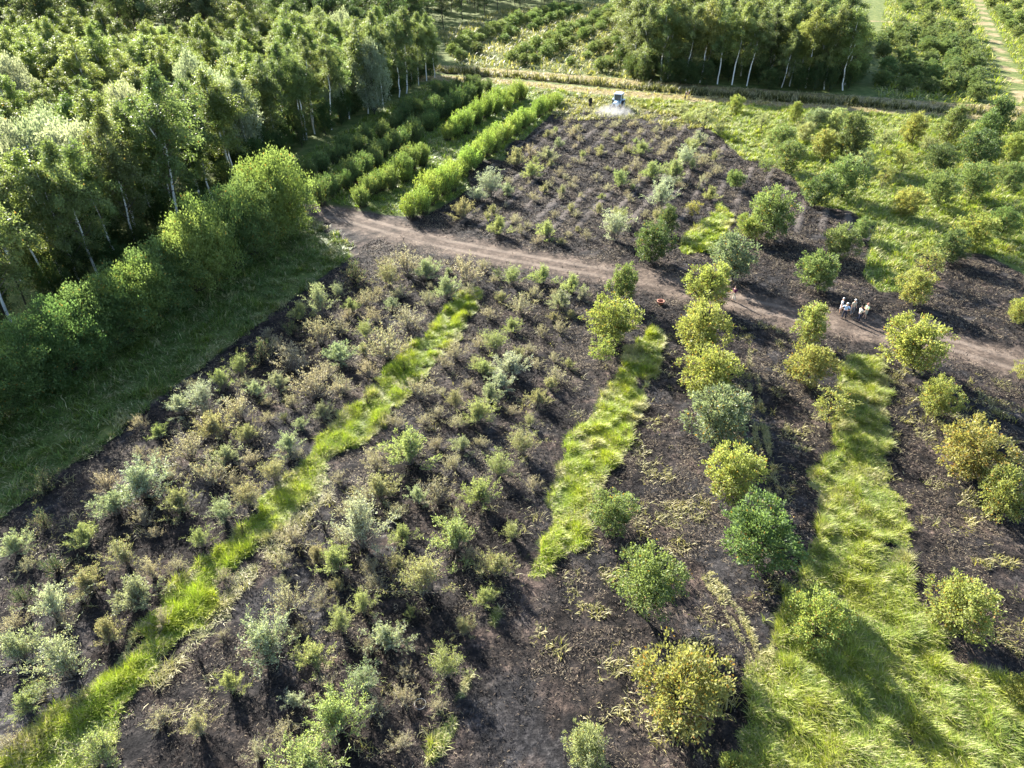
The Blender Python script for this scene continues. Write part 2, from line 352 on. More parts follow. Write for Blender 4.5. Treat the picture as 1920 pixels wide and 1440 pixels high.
def grass(name, label, poly, dens, L, W, color, lodge=1.0, dryness=0.15, edge_dry=0.5, fn=None, flow_s=0.45, rag=1.0):
    x, y, s = sample(poly, dens, fn, rag); n = len(x)
    fl = fbm(x * flow_s, y * flow_s, 51, 2) * 12.0 + rng.normal(0, 1.5, n)
    tuft = fbm(x * 1.1, y * 1.1, 61, 2); tuft = np.clip((tuft - 0.5) * 1.7 + 0.5, 0, 1)
    incl = np.clip(rng.normal(1.15 - 0.55 * lodge + (tuft - .5) * 0.9, 0.22), 0.12, 1.45)
    LL = L * rng.uniform(0.6, 1.3, n) * (0.4 + 1.3 * tuft)
    WW = W * rng.uniform(0.6, 1.3, n)
    dn = fbm(x * 0.5, y * 0.5, 71, 3)
    dp = dryness + edge_dry * np.exp(-np.maximum(s, 0) / 0.5) * np.clip((dn - 0.3) * 3, 0, 1.4) + np.clip((dn - 0.58) * 3.0, 0, 1) * 0.7
    dry = np.where(rng.random(n) < dp, rng.uniform(0.55, 1.0, n), rng.uniform(0, 0.2, n))
    Vv, Ft, a = blades(x, y, LL, WW, incl, fl, dry, rng.random(n))
    o = link(name, mk_mesh(name, Vv, Ft, a), None, M_BLADE); o.color = (*color, 1)
    return tag(o, label, 'grass', kind='stuff')
LUSH = (0.23, 0.325, 0.025)
grass('long_grass', 'long strip of bright lodged grass crossing the left half of the burn', S1, 620, 0.46, 0.03, LUSH, 0.55, 0.08, 0.75)
grass('long_grass', 'shorter bright grass strip through the middle, ending by the twin round trees', S2, 620, 0.46, 0.03, LUSH, 0.6, 0.12, 0.9)
grass('long_grass', 'broad swathe of flattened bright grass in the lower right', S3, 520, 0.5, 0.032, (0.19, 0.265, 0.04), 0.6, 0.2, 0.5)
grass('long_grass', 'small bright grass patch on the far side of the track', S4, 220, 0.5, 0.05, LUSH, 0.7, 0.1, 0.5)
for s, lab in ((S5, 'thin pale grass sliver below the middle grass strip, upper one'), (S6, 'thin pale grass sliver near the bottom edge, left of centre'), (S7, 'tiny grass tuft just below the end of the middle strip')):
    grass('long_grass', lab, s, 500, 0.45, 0.035, (0.15, 0.21, 0.03), .8, 0.3, 0.4, rag=.25)
# straw trampled down along the right side of the long strip
FRINGE = gp([(600, 930), (640, 905), (560, 1000), (470, 1090), (420, 1160), (300, 1290), (270, 1290), (390, 1160), (430, 1090), (500, 1015)])
grass('flattened_straw', 'flattened pale straw along the right side of the long grass strip', FRINGE, 130, 0.5, 0.03, (0.17, 0.2, 0.06), 1.1, 0.55, 0.2, rag=.7)
VERGE = np.vstack([gp([(-200, 1075), (0, 980), (100, 897), (205, 828), (250, 782), (340, 715), (430, 645), (520, 578), (600, 520), (668, 474), (640, 440), (612, 428)]), FOREST_EDGE[::-1][4:]])
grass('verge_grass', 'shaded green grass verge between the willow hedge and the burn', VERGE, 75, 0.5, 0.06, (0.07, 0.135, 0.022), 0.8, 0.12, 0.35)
def unburnt(x, y):
    b, t, d, dt = zones(x, y); j = (fbm(x * 0.55, y * 0.55, 81) - 0.5) * 2.4
    return (b < -0.1 + j * 0.5) & (t < -0.2 + j) & (d < -0.4 + j) & (dt < -0.5)
MEADOW = gp([(1180, 190), (1290, 240), (1340, 262), (1395, 300), (1440, 305), (1485, 330), (1520, 395), (1570, 405), (1600, 420), (1585, 470), (1600, 520), (1650, 552), (1700, 552), (1720, 480), (1770, 470), (1850, 478), (1960, 525),
             (2250, 570), (2150, 260), (1920, 226), (1700, 212), (1500, 198), (1330, 188), (1180, 182)])
grass('meadow_grass', 'patchy yellow-green grass of the unburnt plantation on the right', MEADOW, 55, 0.6, 0.08, (0.16, 0.24, 0.03), 0.7, 0.2, 0.3, unburnt, 0.15)
COPPICE = gp([(560, 400), (640, 385), (760, 400), (850, 372), (985, 260), (1060, 195), (1100, 172), (960, 158), (820, 150), (700, 215), (480, 345)])
grass('coppice_grass', 'bright grass between the young coppice rows', COPPICE, 30, 0.55, 0.09, (0.115, 0.20, 0.02), 0.8, 0.1, 0.1, unburnt)
ROADSIDE = gp([(980, 165), (1100, 178), (1200, 186), (1330, 200), (1380, 240), (1290, 240), (1200, 222), (1040, 225), (1040, 190)])
grass('roadside_grass', 'pale dry grass around the tractor beside the farm road', ROADSIDE, 26, 0.7, 0.11, (0.15, 0.18, 0.04), 1.0, 0.45, 0.1)
DBAND = np.vstack([DITCH + [0, 1.5], (DITCH - [0, 1.5])[::-1]])
grass('ditch_reeds', 'dark reedy growth lining the ditch along the farm road', DBAND, 22, 1.1, 0.12, (0.045, 0.06, 0.018), 0.2, 0.18, 0.0)
FARF = gp([(860, 128), (1000, 135), (1130, 145), (1200, 148), (1195, 10), (1100, 5), (940, 20), (820, 60)])
grass('fallow_grass', 'pale grass under the shrub rows of the far field', FARF, 5, 1.0, 0.2, (0.13, 0.155, 0.045), 1.0, 0.4, 0.0, unburnt)
FARR = gp([(1640, 190), (1920, 204), (2200, 220), (2100, 0), (1660, 0)])
grass('fallow_grass', 'bright grass lanes between shrub rows in the far right field', FARR, 4, 1.0, 0.2, (0.17, 0.235, 0.03), 1.0, 0.2, 0.0, unburnt)

for PP, lab in ((ROAD_A, 'dry straw-coloured grass on the near band of the farm road'), (ROAD_B, 'dry straw-coloured grass on the far band of the farm road')):
    grass('road_straw', lab, np.vstack([PP + [0, 2.8], (PP - [0, 2.8])[::-1]]), 14, 0.5, 0.10, (0.2, 0.19, 0.07), 1.0, 0.75, 0.1)
# wheel ruts of pale grass left standing in the ash
def ribbon(px, wd):
    P = gp(px); d = np.gradient(P, axis=0); d = d / np.linalg.norm(d, axis=1)[:, None]; n = np.stack([-d[:, 1], d[:, 0]], 1) * wd
    return np.vstack([P + n, (P - n)[::-1]])
for px, lab in (([(1405, 640), (1404, 700), (1410, 760), (1418, 830), (1432, 890), (1442, 935)], 'left pale wheel rut beside the right-hand tree row'),
                ([(1420, 690), (1424, 750), (1434, 810), (1446, 870), (1462, 930)], 'right pale wheel rut beside the right-hand tree row'),
                ([(1320, 1085), (1345, 1120), (1375, 1170), (1400, 1225), (1415, 1290)], 'left pale wheel rut in the ash near the bottom'),
                ([(1330, 1075), (1365, 1120), (1400, 1175), (1425, 1230), (1440, 1280)], 'right pale wheel rut in the ash near the bottom')):
    grass('wheel_rut_grass', lab, ribbon(px, 0.17), 480, 0.2, 0.04, (0.22, 0.25, 0.10), 1.2, 0.65, 0.2, rag=.2)

RBURN = gp([(1240, 620), (1600, 600), (1990, 720), (1990, 1300), (1800, 1240), (1690, 1060), (1660, 880), (1500, 850), (1430, 1200), (1380, 1400), (1050, 1430), (1000, 1200), (1110, 950), (1200, 800)])
def tufty(x, y):
    b, t, d, dt = zones(x, y)
    return (b > 0.2) & (t < -0.6) & (fbm(x * 0.8, y * 0.8, 131, 3) > 0.60)
grass('grass_tuft_scatter', 'thin yellowish grass tufts scattered over the ash on the right', RBURN, 55, 0.35, 0.045, (0.17, 0.18, 0.05), 1.1, 0.45, 0.0, tufty)
LBURN = gp([(-40, 1460), (-40, 1020), (340, 730), (690, 480), (1230, 600), (1000, 1060), (860, 1330), (780, 1460)])
grass('grass_tuft_scatter', 'sparse pale grass wisps among the bushes on the left burn', LBURN, 30, 0.4, 0.035, (0.16, 0.17, 0.06), 1.2, 0.6, 0.0, lambda x, y: tufty(x, y) & (fbm(x * 1.3, y * 1.3, 133, 2) > .5))
# charred litter, stubble and straw on the burn
def burnt(x, y):
    b, t, d, dt = zones(x, y); return (b > 0.1) & (t < -0.3 + rng.normal(0, 1.2, len(x)))
LIT = gp([(-60, 1500), (-60, 1010), (340, 715), (660, 476), (1060, 205), (1340, 250), (1485, 330), (1600, 450), (1980, 520), (2000, 1500)])
def litter(name, label, dens, rv_fn, L, W, inc, keep):
    x, y, s = sample(LIT, dens, lambda x, y: burnt(x, y) & keep(x, y)); n = len(x)
    sc = np.clip(np.hypot(y, CAM_H) / 50.0, 0.8, 2.2)
    Vv, Ft, a = blades(x, y, L * rng.uniform(.5, 1.4, n) * sc, W * rng.uniform(.5, 1.4, n) * sc, np.abs(rng.normal(inc, 0.25, n)), rng.uniform(0, 6.28, n), np.zeros(n), rv_fn(x, y, n), 0.05)
    tag(link(name, mk_mesh(name, Vv, Ft, a), None, M_LITTER), label, 'litter', kind='stuff')
litter('charred_stubble', 'blackened grass stubble all over the burnt soil', 40, lambda x, y, n: np.clip(rng.normal(0.42, 0.22, n) + (fbm(x * .3, y * .3, 91) - .5) * .5, 0, 0.86), 0.18, 0.045, 0.55, lambda x, y: fbm(x * 0.7, y * 0.7, 95) > 0.35)
def straw_keep(x, y):
    q = (x * ROWPERP[0] + y * ROWPERP[1])
    th = 0.60 - 0.10 * np.clip((q + 6) / 8, 0, 1)
    return fbm(x * 0.45, y * 0.45, 97, 3) + (vnoise(x * 2, y * 2, 98) - .5) * 0.25 > th
litter('straw_litter', 'pale unburnt straw scraps scattered over the ash', 85, lambda x, y, n: 0.55 + 0.45 * rng.random(n) ** 1.6, 0.15, 0.022, 0.15, straw_keep)

# ---------------------------------------------------------------- plant builders (unit size: about 1 m wide)
def put_attr(parts):
    V = np.concatenate([p[0] for p in parts]); off = 0; Fs = []
    for p in parts: Fs.append(p[1] + off); off += len(p[0])
    return V, np.concatenate(Fs)
def broom(seed, n_st=34, spread=0.95, tw=13, lf=8, tall=1.0, leafL=0.055):
    g = np.random.default_rng(seed); paths = []; P = []; D = []; Hh = []
    for i in range(n_st):
        az = g.uniform(0, 6.283); inc = abs(g.normal(0, 0.55)) * spread; inc = min(inc, 1.15)
        ln = g.uniform(0.55, 0.95) * (1.0 - 0.25 * inc); t = np.linspace(0, 1, 6)
        bend = inc * (1 + 0.35 * t * g.uniform(-1, 0.6)); r = np.cumsum(np.sin(bend)) / 6 * ln; z = np.cumsum(np.cos(bend)) / 6 * ln * tall
        pts = np.stack([np.cos(az) * r + g.normal(0, .03), np.sin(az) * r + g.normal(0, .03), z], 1); pts[0] = (g.normal(0, .035), g.normal(0, .035), -0.05)
        paths.append((pts, np.linspace(0.011, 0.003, 6)))
        for k in range(tw):
            tt = g.uniform(0.28, 1.0); q = tt * 5; j = min(int(q), 4); b = pts[j] + (pts[j + 1] - pts[j]) * (q - j)
            sd = unit(pts[j + 1] - pts[j]); d = unit(sd * 0.8 + g.normal(0, 0.55, 3) + np.array([0, 0, 0.25])); tl = g.uniform(0.07, 0.20)
            m = lf; s = g.uniform(0, 1, m)[:, None]
            P.append(b + d * tl * s + g.normal(0, 0.012, (m, 3))); D.append(d + g.normal(0, 0.55, (m, 3))); Hh.append(np.full(m, 0))
            if k % 3 == 0: paths.append((np.stack([b, b + d * tl * .5, b + d * tl]), np.array([.004, .003, .0015])))
    P = np.concatenate(P); D = np.concatenate(D); n = len(P)
    fit = 0.96 / (np.percentile(np.abs(P[:, :2]), 96) * 2); P = P * [fit, fit, 1]; paths = [(p * [fit, fit, 1], q) for p, q in paths]
    V, F = leaf_quads(P, D, leafL * g.uniform(.6, 1.3, n), leafL * 0.34 * g.uniform(.7, 1.4, n), g)
    lh = np.repeat(np.clip(P[:, 2] / (0.9 * tall), 0, 1), 4)
    fol = mk_mesh('broom_foliage', V, F, dict(rv=np.repeat(g.random(n), 4), lh=lh))
    Vt, Ft = tubes(paths, 4); st = mk_mesh('broom_stems', Vt, Ft)
    return fol, st
def round_tree(seed, nc=260, per=26, leafL=0.05, hgt=1.0, low=0.10, cone=0.0, droop=0.0, gap=0.5, trunk_r=0.022, limbs=26):
    g = np.random.default_rng(seed); lob = g.uniform(0, 6.28, 8)
    C = []; ax = np.array([0, 0, 1.0])
    while len(C) < nc:
        v = unit(g.normal(size=3)); rr = g.uniform(0, 1) ** 0.36
        az = math.atan2(v[1], v[0]); lump = 1 + 0.18 * math.sin(3 * az + lob[0] + v[2] * 2) + 0.14 * math.sin(5 * az + lob[1] - v[2] * 4) + 0.10 * math.sin(7 * v[2] + lob[2] + az)
        if math.sin(4 * az + lob[3] + 3 * v[2]) * math.sin(5 * v[2] + lob[4]) > gap and rr > 0.6: continue
        h = v[2] * rr
        wd = (1 - cone * (h * 0.5 + 0.5) * 0.75)
        C.append((v[0] * rr * 0.46 * lump * wd, v[1] * rr * 0.46 * lump * wd, low * hgt + (h * 0.5 + 0.5) * (1 - low) * hgt * (0.9 + 0.1 * lump)))
    C = np.array(C); C[:, :2] += g.normal(0, .045, 2) * (C[:, 2:3] / hgt) * 1.6; mid = np.array([0, 0, (low + 0.35) * hgt])
    P = np.repeat(C, per, 0); n = len(P); out = unit(P - mid)
    P = P + g.normal(0, 1, (n, 3)) * np.array([0.034, 0.034, 0.028 * hgt]) + out * g.uniform(0, .03, n)[:, None]
    D = out + g.normal(0, 0.65, (n, 3)) + np.array([0, 0, 0.25 - droop])
    V, F = leaf_quads(P, D, leafL * g.uniform(.6, 1.3, n), leafL * 0.58 * g.uniform(.7, 1.3, n), g)
    cl = np.repeat(g.random(nc), per); rv = np.clip(0.55 * cl + 0.45 * g.random(n), 0, 1)
    cr = mk_mesh('tree_crown', V, F, dict(rv=np.repeat(rv, 4), lh=np.repeat(np.clip(P[:, 2] / hgt, 0, 1), 4)))
    tz = np.linspace(-0.04, 0.85 * hgt, 7); tp = np.stack([np.cumsum(g.normal(0, .008, 7)), np.cumsum(g.normal(0, .008, 7)), tz], 1); tp[0, :2] = 0
    paths = [(tp, np.linspace(trunk_r, trunk_r * .25, 7))]
    for i in g.choice(nc, limbs, replace=False):
        c = C[i]; z0 = max(0.06 * hgt, c[2] - np.hypot(c[0], c[1]) * 0.9 * hgt); b = np.array([np.interp(z0, tz, tp[:, 0]), np.interp(z0, tz, tp[:, 1]), z0])
        paths.append((np.stack([b, b * .5 + c * .5 + [0, 0, -.015], c]), np.array([trunk_r * .45, trunk_r * .3, trunk_r * .1])))
    Vt, Ft = tubes(paths, 5); tr = mk_mesh('tree_trunk', Vt, Ft, None, True)
    return cr, tr
def birch(seed, low=0.38, width=0.30, nb=70, per=90, leafL=0.0135, lean=0.03, droop=0.6):   # unit height
    g = np.random.default_rng(seed); tz = np.linspace(-0.01, 0.97, 12)
    la = g.uniform(0, 6.28); wob = np.cumsum(g.normal(0, .006, (12, 2)), 0)
    tp = np.stack([wob[:, 0] + math.cos(la) * lean * tz ** 1.5, wob[:, 1] + math.sin(la) * lean * tz ** 1.5, tz], 1); tp[0, :2] = 0
    tops = [(tp, 0.0)]
    for q in range(g.integers(1, 3)):                # second leader splitting off the stem
        z1 = g.uniform(.35, .55); az = g.uniform(0, 6.28); t2 = np.linspace(0, 1, 6); top = g.uniform(.72, .92); o = g.uniform(.05, .11)
        bx0 = np.array([np.interp(z1, tz, tp[:, 0]), np.interp(z1, tz, tp[:, 1])])
        tops.append((np.stack([bx0[0] + math.cos(az) * o * t2 ** .8, bx0[1] + math.sin(az) * o * t2 ** .8, z1 + (top - z1) * t2], 1), z1))
    paths = [(tp, np.interp(tz, [0, 1], [0.0082, 0.0012]))]; lim = [np.zeros(12 * 6)]
    for p_, z1 in tops[1:]: paths.append((p_, np.linspace(.0045, .001, 6))); lim.append(np.zeros(36))
    P = []; D = []; CL = []
    for i in range(nb):
        S, z1 = tops[0] if g.random() < .6 else tops[g.integers(1, len(tops))]
        zt, z0_ = S[-1, 2], max(low, z1); z0 = z0_ + (zt - z0_) * g.uniform(0, 1) ** 0.85; tt = (z0 - z0_) / (zt - z0_ + 1e-6)
        ww = width * (1.0 if z1 == 0 else .7)
        prof = ww * 0.5 * (0.6 + 1.0 * tt if tt < 0.3 else 0.9 * (1.02 - (tt - .3) / .7) ** 0.8) * g.choice([.45, .7, .9, 1.1, 1.45])
        az = g.uniform(0, 6.283); b = np.array([np.interp(z0, S[:, 2], S[:, 0]), np.interp(z0, S[:, 2], S[:, 1]), z0])
        dv = np.array([math.cos(az), math.sin(az), 0]); e1 = b + dv * prof * .55 + [0, 0, prof * 0.6]; e2 = b + dv * prof + [0, 0, prof * 0.75 * (1 - droop * .5)]
        paths.append((np.stack([b, e1, e2]), np.array([.0028, .0015, .0006]))); lim.append(np.ones(18))
        m = int(per * g.uniform(0.5, 1.4) * (0.4 + prof / (width * .5))); s = np.clip(g.normal(0.85, 0.28, m), .2, 1.15)[:, None]
        q = np.where(s < .55, b + (e1 - b) * s / .55, e1 + (e2 - e1) * (s - .55) / .45)
        hang = np.abs(g.normal(0, 0.030, m)) * droop
        q = q + g.normal(0, 0.0135, (m, 3)); q[:, 2] -= hang
        P.append(q); D.append(g.normal(0, .6, (m, 3)) + dv * .3 + [0, 0, -droop]); CL.append(np.full(m, g.random()))
    P = np.concatenate(P); D = np.concatenate(D); CL = np.concatenate(CL); n = len(P)
    V, F = leaf_quads(P, D, leafL * g.uniform(.6, 1.4, n), leafL * .6 * g.uniform(.7, 1.3, n), g)
    cr = mk_mesh('birch_crown', V, F, dict(rv=np.repeat(.65 * CL + .35 * g.random(n), 4), lh=np.repeat(P[:, 2], 4)))
    Vt, Ft = tubes(paths, 6); tr = mk_mesh('birch_trunk', Vt, Ft, dict(limb=np.concatenate(lim)), True)
    return cr, tr
def shoots(seed, n_st=80, fan=0.5, per=46, leafL=0.06, tall=1.0, rad=0.20):                 # upright coppice willow, unit width
    g = np.random.default_rng(seed); P = []; D = []; paths = []; CL = []
    for i in range(n_st):
        az = g.uniform(0, 6.283); rr = math.sqrt(g.random()); inc = fan * rr * g.uniform(.6, 1.2); ln = tall * g.uniform(0.72, 1.05) * (1 - 0.22 * rr)
        b = np.array([math.cos(az), math.sin(az), 0]) * rad * rr; t = np.linspace(0, 1, 5)[:, None]
        d = np.array([math.cos(az) * math.sin(inc), math.sin(az) * math.sin(inc), math.cos(inc)])
        pts = b + d * ln * t + np.array([0, 0, 0.04 * ln]) * t * t - np.array([0, 0, .04]) * (1 - t)
        paths.append((pts, np.linspace(.008, .002, 5)))
        m = int(per * g.uniform(.7, 1.2)); s = g.uniform(0.12, 1.0, m)[:, None] ** 0.8
        P.append(b + d * ln * s + g.normal(0, .028, (m, 3))); D.append(d * 0.9 + g.normal(0, .5, (m, 3))); CL.append(np.full(m, g.random()))
    P = np.concatenate(P); D = np.concatenate(D); CL = np.concatenate(CL); n = len(P)
    V, F = leaf_quads(P, D, leafL * g.uniform(.6, 1.35, n), leafL * .36 * g.uniform(.7, 1.3, n), g)
    cr = mk_mesh('coppice_foliage', V, F, dict(rv=np.repeat(.4 * CL + .6 * g.random(n), 4), lh=np.repeat(np.clip(P[:, 2] / tall, 0, 1), 4)))
    Vt, Ft = tubes(paths, 4); tr = mk_mesh('coppice_stems', Vt, Ft)
    return cr, tr

BROOM = {'full': [broom(s, 40, 0.95, 14, 12, leafL=.047) for s in (1, 2, 3)], 'thin': [broom(s, 26, 1.05, 13, 7, leafL=.043) for s in (11, 12, 13)], 'tall': [broom(s, 34, 0.6, 13, 12, 1.35, .047) for s in (21, 22)]}
TREE = {'round': [round_tree(s, 290, 28, .042, 1.0, 0.10, gap=.40) for s in (31, 32, 33, 34, 35, 36)], 'cone': [round_tree(s, 280, 26, .047, 1.3, .06, cone=.55) for s in (41, 42)],
        'thin': [round_tree(s, 120, 20, .048, 1.15, .28, gap=.2) for s in (51, 52)], 'high': [round_tree(61, 300, 26, .045, 1.3, .25)]}
BIRCH = [birch(s, lo, wd, nb, 175, .0125) for s, lo, wd, nb in ((71, .36, .30, 85), (72, .28, .34, 105), (73, .40, .28, 75), (74, .24, .36, 120), (75, .32, .32, 95), (76, .20, .34, 120))]
BUSHY = [birch(s, .06, .50, 140, 130, .0135, .02, .35) for s in (81, 82, 83)]
WILLOW = [round_tree(s, 420, 24, .036, 1.15, .10, gap=.35, trunk_r=.016) for s in (91, 92, 93)]
COPP = [shoots(s) for s in (101, 102, 103)]
HEDGE = [round_tree(s, 620, 26, .027, 1.05, .0, droop=-1.0, gap=.45, limbs=60, trunk_r=.012) for s in (111, 112, 113)]
TUFTED = [round_tree(s, 240, 24, .05, .8, .02, gap=.3) for s in (121, 122, 123)]

REG = []                                            # (object, description, zone, image height) for labels at the end
def plant(name, parts, mats, names, x, y, sx, sz, color, rot=None, scorch=0.0, desc='', zone='', cat='bush', group='', z=None):
    e = bpy.data.objects.new(name, None); COL.objects.link(e); e.empty_display_size = 0.3
    e.location = (x, y, hz(x, y) if z is None else z); e.rotation_euler = (random.gauss(0, .03), random.gauss(0, .03), random.uniform(0, 6.28) if rot is None else rot); e.scale = (sx * random.uniform(.9, 1.1), sx * random.uniform(.9, 1.1), sz)
    for me, m, nm in zip(parts, mats, names):
        if not me.materials: me.materials.append(m)
        o = bpy.data.objects.new(nm, me); COL.objects.link(o); o.parent = e
        if m is not me.materials[0]:
            o.material_slots[0].link = 'OBJECT'; o.material_slots[0].material = m
        o.color = (*color, 1); o['scorch'] = float(scorch)
    e['category'] = cat; e['group'] = group
    REG.append((e, desc, zone, pix(x, y)))
    return e
def solve(u, v, wpx, ratio, cfrac=0.5):
    W = 2.0
    for _ in range(5):
        z = cfrac * ratio * W; x, y = at(u, v, z); W = wpx / FPX * depth(y, z)
    return x, y, W
def jitter(c, a=0.12):
    k = random.uniform(1 - a, 1 + a); return tuple(max(0, q * k * random.uniform(.95, 1.05)) for q in c)
def side(x, y, px):                                 # >0 right of a line given in photo pixels
    P = gp(px); return (P[1][0] - P[0][0]) * (y - P[0][1]) - (P[1][1] - P[0][1]) * (x - P[0][0]) < 0
LINE1 = [(60, 1420), (890, 555)]; LINE2 = [(830, 1400), (1235, 615)]

# ---------------------------------------------------------------- scorched broom bushes on the burn
CODES = {'s': ('silvery', (0.29, 0.335, 0.245), 0.06, 'full'), 'g': ('grey-green', (0.235, 0.275, 0.165), 0.08, 'full'), 'y': ('yellow-green', (0.235, 0.285, 0.10), 0.08, 'full'),
         'b': ('scorched brown', (0.30, 0.285, 0.205), 0.24, 'thin'), 'o': ('singed olive', (0.245, 0.25, 0.12), 0.22, 'full'), 'd': ('dusky dark', (0.08, 0.12, 0.05), 0.3, 'thin')}  # dark tone also stands in for shade on bushes beside the verge
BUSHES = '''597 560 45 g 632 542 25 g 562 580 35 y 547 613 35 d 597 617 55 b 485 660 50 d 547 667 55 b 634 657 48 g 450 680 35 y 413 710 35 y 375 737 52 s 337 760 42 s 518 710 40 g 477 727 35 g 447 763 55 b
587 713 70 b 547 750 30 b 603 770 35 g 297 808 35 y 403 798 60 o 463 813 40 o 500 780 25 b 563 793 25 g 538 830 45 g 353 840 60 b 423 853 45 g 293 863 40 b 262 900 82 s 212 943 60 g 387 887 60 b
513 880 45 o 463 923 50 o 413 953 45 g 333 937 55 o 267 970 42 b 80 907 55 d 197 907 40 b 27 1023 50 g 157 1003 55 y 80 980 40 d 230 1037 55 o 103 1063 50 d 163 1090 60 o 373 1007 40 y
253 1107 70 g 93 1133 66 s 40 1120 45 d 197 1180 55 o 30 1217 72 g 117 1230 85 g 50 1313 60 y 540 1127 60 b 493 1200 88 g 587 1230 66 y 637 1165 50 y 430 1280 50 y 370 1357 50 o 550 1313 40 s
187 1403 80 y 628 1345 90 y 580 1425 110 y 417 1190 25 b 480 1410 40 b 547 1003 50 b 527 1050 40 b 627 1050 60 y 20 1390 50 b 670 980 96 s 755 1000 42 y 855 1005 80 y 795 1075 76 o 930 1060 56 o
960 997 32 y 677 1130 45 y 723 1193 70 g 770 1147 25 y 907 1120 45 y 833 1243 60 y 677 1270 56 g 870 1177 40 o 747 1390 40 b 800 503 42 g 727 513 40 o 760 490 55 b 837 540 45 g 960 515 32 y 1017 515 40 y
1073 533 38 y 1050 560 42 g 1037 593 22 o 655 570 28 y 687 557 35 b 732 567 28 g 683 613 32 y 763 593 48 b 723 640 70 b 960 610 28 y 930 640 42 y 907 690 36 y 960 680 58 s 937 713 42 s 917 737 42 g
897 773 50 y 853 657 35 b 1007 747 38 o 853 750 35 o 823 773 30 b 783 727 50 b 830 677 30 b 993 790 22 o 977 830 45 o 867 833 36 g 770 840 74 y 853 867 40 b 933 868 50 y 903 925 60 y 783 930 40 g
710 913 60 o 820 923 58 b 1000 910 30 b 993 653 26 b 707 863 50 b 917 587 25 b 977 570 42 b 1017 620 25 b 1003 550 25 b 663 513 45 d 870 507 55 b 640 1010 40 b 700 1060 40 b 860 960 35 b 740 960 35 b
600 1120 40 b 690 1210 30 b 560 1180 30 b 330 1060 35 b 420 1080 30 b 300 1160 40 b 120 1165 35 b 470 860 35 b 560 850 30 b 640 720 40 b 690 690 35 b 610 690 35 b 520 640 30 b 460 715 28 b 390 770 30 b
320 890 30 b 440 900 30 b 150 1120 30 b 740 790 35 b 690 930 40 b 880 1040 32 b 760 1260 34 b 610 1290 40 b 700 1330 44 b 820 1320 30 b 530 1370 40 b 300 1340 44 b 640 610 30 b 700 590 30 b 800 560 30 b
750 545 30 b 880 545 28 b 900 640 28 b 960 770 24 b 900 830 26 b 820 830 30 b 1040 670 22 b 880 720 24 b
997 317 33 y 967 293 33 o 1027 287 29 g 1047 267 20 g 917 337 43 s 897 360 30 s 950 350 26 g 868 390 38 o 925 390 22 o 935 422 35 y 1027 430 34 y 1162 333 33 y 1203 277 31 y 1223 320 33 y 1267 317 40 y 1253 340 26 s
1240 362 46 s 1153 420 48 s 1165 402 30 y 1127 277 18 o 993 280 26 b 1077 243 24 b 1120 330 18 b 1193 307 22 b 1000 367 20 b 1123 390 17 o 967 410 20 b 1140 350 16 b 1285 290 32 s 1300 270 26 y 1310 255 24 s 1253 265 22 b
1060 330 14 b 1040 400 18 b 1080 400 16 b 1100 440 20 b 1180 370 16 b 1090 300 14 b 1210 400 18 b 1230 240 16 b 1333 362 26 y 1320 300 24 b 1345 320 24 b'''.split()
_have = []
for i in range(0, len(BUSHES), 4):
    x, y, W = solve(float(BUSHES[i]), float(BUSHES[i + 1]), float(BUSHES[i + 2]), 1.0, .52); _have.append((x, y, W * .5))
FIELD = gp([(-30, 1440), (-30, 1010), (340, 735), (665, 500), (800, 470), (1100, 530), (1120, 620), (1010, 900), (860, 1200), (800, 1440)])
for i_ in range(-16, 12):                             # the remaining plants of the rows, mostly scorched
    for j_ in range(0, 60):
        q = ROWPERP * (i_ * 2.6 - 8) + ROWDIR * (j_ * 1.9 + (i_ % 2) * .7); x, y = q[0] + random.uniform(-.5, .5), q[1] + random.uniform(-.6, .6)
        xa, ya = np.array([x]), np.array([y])
        if poly_sdf(xa, ya, FIELD)[0] < 0.5 or zones(xa, ya)[0][0] < 1.5 or zones(xa, ya)[1][0] > -1.5: continue
        if any((x - a) ** 2 + (y - b) ** 2 < (w_ + .55) ** 2 for a, b, w_ in _have) or random.random() < .52: continue
        W = random.uniform(0.9, 1.7); _have.append((x, y, W * .5)); u, v = pix(x, y, W * .5)
        BUSHES += [f'{u:.0f}', f'{v:.0f}', f'{W * .9 / depth(y, W * .5) * FPX:.1f}', random.choice('bbbbbooodg')]
NORTH = gp([(850, 440), (830, 420), (900, 365), (1060, 225), (1290, 235), (1380, 300), (1330, 370), (1200, 470), (1050, 470)])
for i_ in range(-50, 20):                             # small straw-brown plants along the furrows of the far block
    for j_ in range(30, 80):
        q = ROWPERP * (i_ * 2.9 + .7) + ROWDIR * (j_ * 2.3 + (i_ % 3) * .8); x, y = q[0] + random.uniform(-.3, .3), q[1] + random.uniform(-.7, .7)
        if poly_sdf(np.array([x]), np.array([y]), NORTH)[0] < .5 or any((x - a) ** 2 + (y - b) ** 2 < (w_ + .6) ** 2 for a, b, w_ in _have) or random.random() < .5: continue
        W = random.uniform(.8, 1.6); _have.append((x, y, W * .5)); u, v = pix(x, y, W * .5)
        BUSHES += [f'{u:.1f}', f'{v:.1f}', f'{W * .9 / depth(y, W * .5) * FPX:.1f}', random.choice('bbbbooy')]
